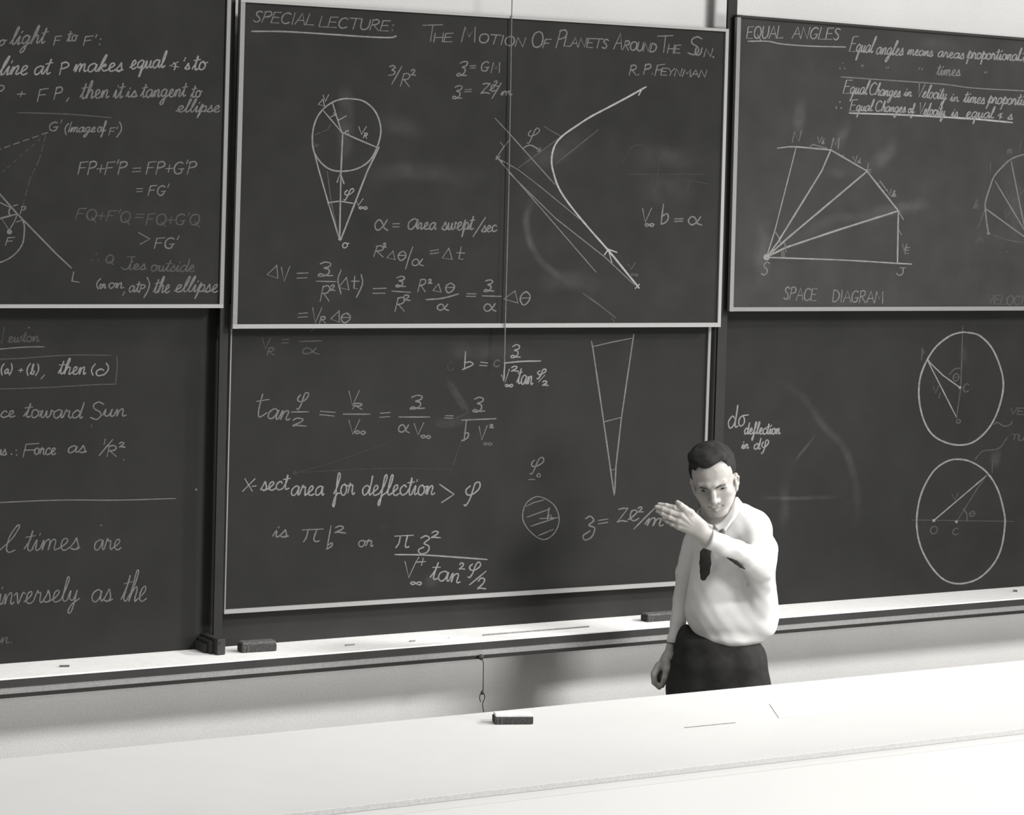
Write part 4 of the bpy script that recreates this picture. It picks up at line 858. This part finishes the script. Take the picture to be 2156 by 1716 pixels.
# --- head, in a frame of its own
HCEN = P(1502, 1004, -0.035)
def rotm(pitch, roll, yaw):
    Rx = np.array([[1, 0, 0], [0, math.cos(pitch), -math.sin(pitch)], [0, math.sin(pitch), math.cos(pitch)]])
    Ry = np.array([[math.cos(roll), 0, math.sin(roll)], [0, 1, 0], [-math.sin(roll), 0, math.cos(roll)]])
    Rz = np.array([[math.cos(yaw), -math.sin(yaw), 0], [math.sin(yaw), math.cos(yaw), 0], [0, 0, 1]])
    return Ry @ Rx @ Rz
HR = rotm(math.radians(20), math.radians(-11), math.radians(-5))
def h(x, y, z): return HCEN + HR @ np.array([x*.93, y, z if z > 0 else z*0.94])
def face_field(step):
    f = Field(HCEN-np.array([.13, .16, .21]), HCEN+np.array([.13, .16, .15]), step)
    e = lambda c, r, k=0.0, op='add': f.ell(h(*c), r, k, op, HR)
    e((0, .022, .026), (.0700, .093, .076))
    e((0, -.018, -.036), (.058, .070, .078), .03)
    e((0, -.030, .034), (.052, .047, .048), .04)                            # forehead
    for sx in (-1, 1):
        f.cap(h(sx*.052, .012, -.066), h(sx*.022, -.062, -.103), .018, .016, .025)      # jaw line
        e((sx*.043, -.060, -.034), (.022, .018, .018), .018)                 # cheekbone
        e((sx*.034, -.066, -.060), (.017, .016, .016), .018)                 # cheek
    f.ell(h(0, -.072, -.108), (.021, .017, .016), .018, 'add', HR)           # chin
    f.cap(h(-.042, -.074, .012), h(-.010, -.088, .011), .0095, .009, .010)
    f.cap(h(.042, -.074, .012), h(.010, -.088, .011), .0095, .009, .010)
    f.cap(h(-.011, -.085, .012), h(.011, -.085, .012), .008, .008, .012)
    for sx in (-1, 1):
        e((sx*.032, -.092, -.007), (.020, .019, .0120), .008, 'cut')         # sockets
        f.cap(h(sx*.018, -.076, -.0045), h(sx*.046, -.070, -.006), .0075, .0065, .004)   # lid bulge
        f.cap(h(sx*.020, -.0845, -.0085), h(sx*.044, -.078, -.0085), .0022, .0018, .002, 'cut')
    f.chain([h(0, -.086, .006), h(0, -.096, -.018), h(0, -.106, -.040)], [.0075, .0085, .0125], .008)   # nose
    for sx in (-1, 1):
        e((sx*.0135, -.092, -.045), (.008, .011, .0085), .006)
        e((sx*.0075, -.101, -.0535), (.0042, .006, .004), .003, 'cut')
    e((0, -.074, -.074), (.032, .016, .022), .014)                           # muzzle
    f.chain([h(-.026, -.080, -.070), h(-.010, -.090, -.0715), h(0, -.091, -.0725), h(.010, -.090, -.0715), h(.026, -.080, -.070)], [.0025, .0038, .0036, .0038, .0025], .005)
    f.chain([h(-.022, -.081, -.079), h(0, -.090, -.0825), h(.022, -.081, -.079)], [.0028, .0046, .0028], .006)
    f.chain([h(-.032, -.0795, -.0655), h(-.017, -.0905, -.0745), h(0, -.0965, -.0765), h(.017, -.0905, -.0745), h(.032, -.0795, -.0655)], [.0018, .0026, .0026, .0026, .0018], .003, 'cut')
    for sx in (-1, 1):
        # ears
        f.chain([h(sx*.074, .004, -.056), h(sx*.080, .016, -.042), h(sx*.083, .020, -.022), h(sx*.079, .010, -.006), h(sx*.073, -.001, -.014)], [.006, .0055, .0055, .0055, .004], .005)
        e((sx*.075, .010, -.032), (.006, .013, .022), .006)
        e((sx*.083, .008, -.030), (.005, .008, .012), .004, 'cut')
        e((sx*.073, .002, -.059), (.006, .007, .008), .005)
    f.chain([h(0, .030, -.070), P(1512, 1096, .015), P(1519, 1125, .03)], [.054, .056, .060], .02)    # neck
    return f
ff = face_field(0.0022)
HV, HF = ff.mesh(1)
hl = (HV-HCEN) @ HR
fc = hl[HF].mean(1)
lips = (np.abs(fc[:, 0]) < .020) & (fc[:, 2] > -.0865+.09*np.abs(fc[:, 0])) & (fc[:, 2] < -.0672) & (fc[:, 1] < -.076)
HM = (lips*0).astype(np.int32)

# --- raised hand (his left), back of the hand towards us
def hand_up(step):
    dz = -0.27
    f = Field(P(1366, 1180, dz-.09), P(1545, 1035, dz+.09), step)
    N = (0, 1, 0)
    w = P(1476, 1119, dz+.012)
    fing = [  # knuckle, joints..., tip
        ([P(1440, 1074, dz-.008), P(1421, 1069, dz-.012), P(1403, 1065, dz-.006), P(1388, 1062, dz+.002)], [.0098, .0088, .0080, .0068]),
        ([P(1433, 1085, dz-.012), P(1412, 1078, dz-.018), P(1396, 1072, dz-.013), P(1382, 1067.5, dz-.005)], [.0098, .0090, .0080, .0068]),
        ([P(1427, 1097, dz-.010), P(1409, 1088.5, dz-.016), P(1395, 1081.5, dz-.012), P(1384, 1076, dz-.005)], [.0094, .0086, .0076, .0064]),
        ([P(1428, 1109, dz-.002), P(1415, 1103, dz-.006), P(1404, 1097, dz-.002), P(1395, 1091.5, dz+.004)], [.0086, .0076, .0068, .0058])]
    palm = Field(f.lo, f.lo+f.h*(f.n-1), step)
    for i, (pts, R) in enumerate(fing):
        palm.cap(pts[0], w + np.array([(-.004, 0, .010), (0, 0, .004), (0, 0, -.003), (-.002, 0, -.010)][i]), R[0]*1.12, .015, .014)
    palm.cap(P(1452, 1080, dz+.004), P(1478, 1106, dz+.010), .0135, .017, .012)                  # thumb mount
    palm.chain([w, P(1494, 1137, dz+.015), P(1530, 1152, dz+.03)], [.0245, .0275, .031], .016, flat=(N, .8))
    for i, (pts, R) in enumerate(fing):
        g = Field(f.lo, f.lo+f.h*(f.n-1), step)
        g.chain(pts, R, .002)
        for j in (1, 2): g.ell(pts[j], (R[j]*1.06,)*3, .003)
        f.D = np.minimum(f.D, g.D)
    hh = np.clip(0.5+0.5*(f.D-palm.D)/.006, 0, 1)
    f.D = f.D*(1-hh)+palm.D*hh-.006*hh*(1-hh)
    f.chain([P(1455, 1080, dz-.004), P(1441, 1070.5, dz-.014), P(1433, 1064, dz-.016), P(1426.5, 1057.5, dz-.012)], [.0125, .0102, .0092, .0072], .006)
    for pts, R in fing:                                                                         # knuckles and tendons
        f.ell(pts[0]+np.array([.002, -.007, .001]), (.0075, .005, .0068), .006)
        f.cap(pts[0]+np.array([.004, -.009, 0]), pts[0]*.45+w*.55+np.array([0, -.012, 0]), .0026, .0016, .006)
    return f.mesh(1)
# --- lowered hand (his right), loosely closed, seen from the thumb side
def hand_down(step):
    d0 = .03
    f = Field(P(1352, 1470, d0-.09), P(1432, 1345, d0+.10), step)
    w = P(1407, 1384, d0+.01)
    palm = [(P(1389, 1405, d0-.022), w), (P(1387, 1408, d0-.004), w), (P(1387, 1411, d0+.014), w), (P(1389, 1413, d0+.030), w)]
    f.chain([P(1414, 1350, d0+.02), w], [.014, .0165], .01)
    for a, b in palm: f.cap(a, b, .012, .016, .012)
    f.ell(P(1400, 1402, d0), (.016, .030, .022), .012)
    for k, dd in enumerate((-.024, -.006, .012, .029)):
        s = (0, 1.5, 1.0, -1.5)[k]
        pts = [P(1387, 1402+s, d0+dd), P(1377, 1420+s, d0+dd-.004), P(1378, 1436+s*.6, d0+dd-.002), P(1388, 1447-abs(s)*.4, d0+dd+.002)]
        g = Field(f.lo, f.lo+f.h*(f.n-1), step)
        g.chain(pts, [.0125, .0112, .0102, .0086], .002)
        hh = np.clip(0.5+0.5*(f.D-g.D)/.0022, 0, 1)
        f.D = f.D*(1-hh)+g.D*hh-.0022*hh*(1-hh)
    f.chain([P(1402, 1394, d0-.022), P(1404, 1410, d0-.034), P(1401, 1427, d0-.036), P(1394, 1443, d0-.030)], [.016, .0128, .0115, .009], .006)
    f.ell(P(1396, 1424, d0+.012), (.018, .020, .030), .008)
    return f.mesh(1)
H1, H2 = hand_up(.0013), hand_down(.0016)

# --- trunk, arms and legs that the clothes cover
HIPL, HIPR = P(1462, 1452, .0), P(1566, 1452, .0)
def foot_pt(hip, sx, z): return np.array([hip[0]*.82+sx, hip[1]-.01, z])
tf = Field((-.30, -.34, .03), (.28, .22, 1.42), .008)
tf.ell(P(1533, 1185, .01), (.10, .075, .13), 0); tf.ell(P(1525, 1290, 0), (.10, .075, .12), .04); tf.ell(P(1513, 1385, 0), (.12, .08, .10), .04)
tf.cap(P(1519, 1112, .03), P(1522, 1150, .02), .048, .06, .04)
tf.chain([P(1578, 1122, -.01), P(1596, 1186, -.17), P(1530, 1152, -.24)], [.040, .034, .030], .02)
tf.chain([P(1470, 1150, .06), P(1438, 1258, .09), P(1414, 1365, .045)], [.022, .013, .008], .02)
for hp, sx in ((HIPL, -.01), (HIPR, .01)):
    tf.chain([hp, foot_pt(hp, sx, .46), foot_pt(hp, sx, .07)], [.075, .05, .036], .03)
    tf.cap(foot_pt(hp, sx, .06)+np.array([0, .02, 0]), foot_pt(hp, sx*1.5, .055)+np.array([0, -.13, 0]), .032, .022, .02)
TV, TF = tf.mesh(1)
flink('body', [(HV, HF, HM), H1, H2, (TV, TF)], [MT['skin'], MT['lip']], man)

# eyes and brows
for sx in (-1, 1):
    f = Field(h(sx*.032, -.070, -.007)-.03, h(sx*.032, -.070, -.007)+.03, .0012)
    f.ell(h(sx*.032, -.0700, -.0072), (.0125, .0112, .0068), 0, 'add', HR)
    V, Fc = f.mesh(1)
    q = ((V-HCEN) @ HR)[Fc].mean(1)
    mi = (np.hypot(q[:, 0]-sx*.032-.001, q[:, 2]+.0072) < .0062).astype(np.int32)
    ey = flink('eye', [(V, Fc[mi == 0])], MT['eye'], man)
    flink('iris', [(V, Fc[mi == 1])], MT['iris'], ey)
    f = Field(h(sx*.032, -.08, .012)-.035, h(sx*.032, -.08, .012)+.035, .0012)
    f.chain([h(sx*.013, -.0955, .0050), h(sx*.021, -.0935, .0078), h(sx*.031, -.0890, .0088), h(sx*.041, -.0815, .0078), h(sx*.049, -.0755, .0045)], [.0024, .0034, .0036, .0030, .0015], .003)
    flink('eyebrow', [f.mesh(1)], MT['brow'], man)

# --- hair: a thick cap over the skull, open over the face along the hairline
f = Field(HCEN-np.array([.13, .16, .16]), HCEN+np.array([.13, .16, .17]), .0022)
f.ell(h(0, .024, .028), (.0785, .102, .081), 0, 'add', HR)
f.ell(h(.004, -.026, .082), (.052, .036, .024), .03, 'add', HR)
f.ell(h(-.02, -.01, .088), (.05, .06, .022), .03, 'add', HR)
X, Y, Z = f.grid()
rng = [np.sin(60*X+35*Z+3)*np.cos(85*Y+20*X), np.sin(150*Z+40*X+1)*np.cos(70*X-90*Y)]
f.D += (.0014*rng[0] + .0009*rng[1]).astype(np.float32)
HLINE = [(1400, 1062), (1457, 1030), (1462, 998), (1470, 981.5), (1476, 985), (1484, 987), (1494, 985), (1503, 979.5), (1511, 975), (1519, 969.5), (1524, 969.5), (1528, 973), (1532, 982), (1536, 994), (1538.5, 1005), (1541, 1010), (1546, 1004), (1549, 998), (1600, 990)]
hx = [P(a, b, -.06)[0] for a, b in HLINE]; hz = [P(a, b, -.06)[2] for a, b in HLINE]
zl = np.interp(X.ravel(), hx, hz).reshape(X.shape).astype(np.float32)
lx = (X-HCEN[0])*HR[0, 1]+(Y-HCEN[1])*HR[1, 1]+(Z-HCEN[2])*HR[2, 1]
slope = 0.10                                      # rays fall as they run away from us
below = (zl - slope*(Y-P(1503, 1000, -.06)[1])) - Z
cut = np.minimum(below*0.7, (.006 - lx))          # positive = open face area
f.D = np.maximum(f.D, cut.astype(np.float32))
lz = (X-HCEN[0])*HR[0, 2]+(Y-HCEN[1])*HR[1, 2]+(Z-HCEN[2])*HR[2, 2]
f.D = np.maximum(f.D, (-.062 - lz - np.clip(lx-.05, 0, 1)*.5).astype(np.float32))         # nape
ear = np.maximum(-(lx-.03), np.maximum(-.0-lz*0-1, lz-.012)); 
f.D = np.maximum(f.D, np.minimum(np.minimum(.034-lx, .010-lz), .05).astype(np.float32)*1.0)
flink('hair', [f.mesh(1)], MT['hair'], man)

# --- shirt
f = Field(P(1385, 1400, -.36), P(1660, 1030, .22), .0032)
f.ell(P(1533, 1165, .015), (.118, .098, .150), 0)
f.ell(P(1545, 1120, .03), (.095, .085, .075), .05)
f.ell(P(1528, 1295, .0), (.128, .112, .098), .06)
f.ell(P(1588, 1270, .0), (.068, .085, .125), .05)
f.cap(P(1602, 1200, -.12), P(1603, 1300, .0), .048, .046, .05)
f.ell(P(1596, 1312, .0), (.054, .07, .052), .03)
f.ell(P(1490, 1250, .0), (.066, .088, .11), .05)
f.ell(P(1535, 1338, .0), (.108, .104, .036), .02)
f.chain([P(1530, 1092, .02), P(1560, 1098, .01), P(1583, 1113, .0)], [.045, .048, .058], .035)
f.cap(P(1512, 1100, .03), P(1470, 1140, .06), .045, .044, .04)
# raised arm sleeve
f.chain([P(1585, 1118, -.01), P(1598, 1160, -.09), P(1597, 1184, -.165)], [.060, .056, .050], .03)
f.chain([P(1597, 1184, -.165), P(1575, 1174, -.20)], [.049, .040], .03)
f.chain([P(1575, 1174, -.20), P(1552, 1160, -.222), P(1520, 1147, -.25), P(1478, 1129, -.268)], [.040, .0335, .032, .0305], .012)
pc, pn = P(1493, 1136, -.262), P(1478, 1129, -.268)-P(1520, 1147, -.25)
pn /= np.linalg.norm(pn)
# hanging sleeve
f.chain([P(1464, 1146, .06), P(1446, 1205, .085), P(1436, 1262, .095), P(1428, 1308, .075), P(1419, 1345, .055), P(1410, 1383, .04)], [.044, .036, .029, .0255, .0215, .0195], .010)
X, Y, Z = f.grid()
q = (X-pc[0])*pn[0]+(Y-pc[1])*pn[1]+(Z-pc[2])*pn[2]           # the cuff ends square
nearc = (X-pc[0])**2+(Y-pc[1])**2+(Z-pc[2])**2 < .075**2
f.D = np.where(nearc, np.maximum(f.D, q), f.D).astype(np.float32)
f.D += (.0010*np.sin(38*X+61*Z+2.0)*np.sin(27*Z-44*X+30*Y) + .0009*np.sin(95*Z+60*X)*np.sin(70*X-50*Y+1)).astype(np.float32)
# wrinkles across the hanging sleeve, folds over the trunk
for px, py, ex, ey, dd, r in ((1417, 1262, 1443, 1274, .07, .006), (1414, 1284, 1440, 1296, .06, .006), (1413, 1306, 1438, 1308, .045, .007), (1411, 1322, 1432, 1334, .02, .005), (1420, 1232, 1444, 1250, .075, .005)):
    f.cap(P(px, py, dd-.028), P(ex, ey, dd-.03), r*.7, r*.6, .008, 'cut')
f.chain([P(1448, 1150, .0), P(1442, 1190, .01), P(1444, 1240, .02), P(1443, 1270, .02)], [.010, .011, .009, .006], .014, 'cut')
f.chain([P(1480, 1222, -.105), P(1468, 1248, -.100), P(1446, 1276, -.06)], [.004, .005, .007], .008, 'cut')
f.chain([P(1455, 1318, -.075), P(1470, 1324, -.09), P(1484, 1332, -.10)], [.008, .007, .004], .010, 'cut')
f.chain([P(1558, 1186, -.11), P(1540, 1215, -.12), P(1580, 1228, -.10)], [.006, .006, .004], .018, 'cut')
f.chain([P(1520, 1255, -.115), P(1545, 1262, -.118), P(1568, 1258, -.115)], [.004, .005, .003], .018, 'cut')
f.cap(P(1507, 1085, -.03), P(1510, 1098, -.06), .045, .035, .012, 'cut')                       # open neck
f.cap(P(1506, 1060, .02), P(1510, 1085, .01), .058, .056, .006, 'cut')
shirt = flink('shirt', [f.mesh(1)], MT['shirt'], man)

def sheet(name, inner, outer, material, thick=.004, n=10, parent=None):
    A, B = catmull(inner, n), catmull(outer, n)
    m = min(len(A), len(B)); A = A[:m]; B = B[:m]
    V, Fc = [], []
    for i in range(m):
        for j in range(5): V.append(A[i]+(B[i]-A[i])*j/4 + np.array([0, -.004*math.sin(math.pi*j/4), 0]))
    for i in range(m-1):
        for j in range(4): Fc.append((i*5+j, i*5+j+1, (i+1)*5+j+1, (i+1)*5+j))
    o = link(name, V, Fc, material, shirt, True, True)
    md = o.modifiers.new('cloth', 'SOLIDIFY'); md.thickness = thick; md.offset = 0
    return o
sheet('collar', [P(1538, 1048, .075), P(1552, 1047, .04), P(1547, 1051, -.01), P(1536, 1074, -.05), P(1520, 1096, -.082), P(1503, 1106, -.100)],
      [P(1546, 1062, .095), P(1565, 1063, .04), P(1561, 1070, -.045), P(1549, 1088, -.095), P(1536, 1105, -.118), P(1521, 1128, -.128)], MT['collar'])
sheet('collar', [P(1486, 1058, .07), P(1472, 1076, .03), P(1478, 1090, -.03), P(1491, 1102, -.08), P(1503, 1107, -.098)],
      [P(1470, 1075, .07), P(1460, 1092, .03), P(1467, 1106, -.03), P(1478, 1120, -.085), P(1489, 1132, -.112)], MT['collar'])

# --- tie
f = Field(P(1450, 1250, -.17), P(1545, 1090, .0), .0018)
f.chain([P(1500, 1138, -.112), P(1493, 1152, -.116), P(1485, 1166, -.118), P(1485, 1185, -.113), P(1484, 1204, -.112), P(1481, 1216, -.110)], [.006, .012, .0175, .0195, .0165, .011], .004, flat=((0, 1, 0), .28))
tie = flink('tie', [f.mesh(1)], MT['tie'], man)
f = Field(P(1505, 1140, -.16), P(1540, 1100, -.08), .0012)
f.ell(P(1520, 1121, -.124), (.0095, .007, .0140), 0, 'add', rotm(0, math.radians(30), 0))
flink('tie_knot', [f.mesh(1)], MT['knot'], tie)
# solid dark sliver standing in for the gap between sleeve and chest
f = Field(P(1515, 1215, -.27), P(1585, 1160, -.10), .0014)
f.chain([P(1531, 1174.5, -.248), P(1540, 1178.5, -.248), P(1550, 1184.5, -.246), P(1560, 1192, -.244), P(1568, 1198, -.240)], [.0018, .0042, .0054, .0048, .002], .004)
flink('sleeve_gap_dark', [f.mesh(1)], MT['black'], shirt)

# --- trousers and shoes
f = Field((-.32, -.24, .05), (.30, .22, 1.02), .0055)
f.ell(P(1513, 1400, .0), (.158, .112, .10), 0)
f.ell(P(1508, 1350, .01), (.128, .098, .05), .04)
f.ell(P(1442, 1345, .03), (.026, .05, .045), .03)
f.ell(P(1511, 1455, .0), (.168, .115, .09), .04)
f.ell(P(1572, 1388, .0), (.066, .09, .062), .03)
for hp, sx in ((HIPL, -.01), (HIPR, .01)):
    f.chain([hp, foot_pt(hp, sx, .46), foot_pt(hp, sx, .10)], [.092, .072, .058], .03)
f.cap(P(1512, 1500, -.13), P(1512, 1640, -.13), .012, .012, .03, 'cut')
X, Y, Z = f.grid()
f.D += (.0025*np.sin(30*X+45*Z)*np.sin(22*Z-35*X+20*Y)).astype(np.float32)
flink('trousers', [f.mesh(1)], MT['trousers'], man)
for hp, sx in ((HIPL, -.01), (HIPR, .01)):
    q = foot_pt(hp, sx, .045)
    f = Field(q-np.array([.09, .26, .05]), q+np.array([.09, .12, .12]), .004)
    f.cap(q+np.array([0, .04, .0]), q+np.array([sx, -.06, .0]), .042, .043, .02)
    f.cap(q+np.array([sx, -.06, -.004]), q+np.array([sx*1.6, -.17, -.01]), .043, .034, .02)
    f.ell(q+np.array([0, .02, .05]), (.045, .055, .05), .03)
    X, Y, Z = f.grid(); f.D = np.maximum(f.D, (0.001-Z)*np.ones_like(f.D))
    flink('shoe', [f.mesh(1)], MT['leather'], man)
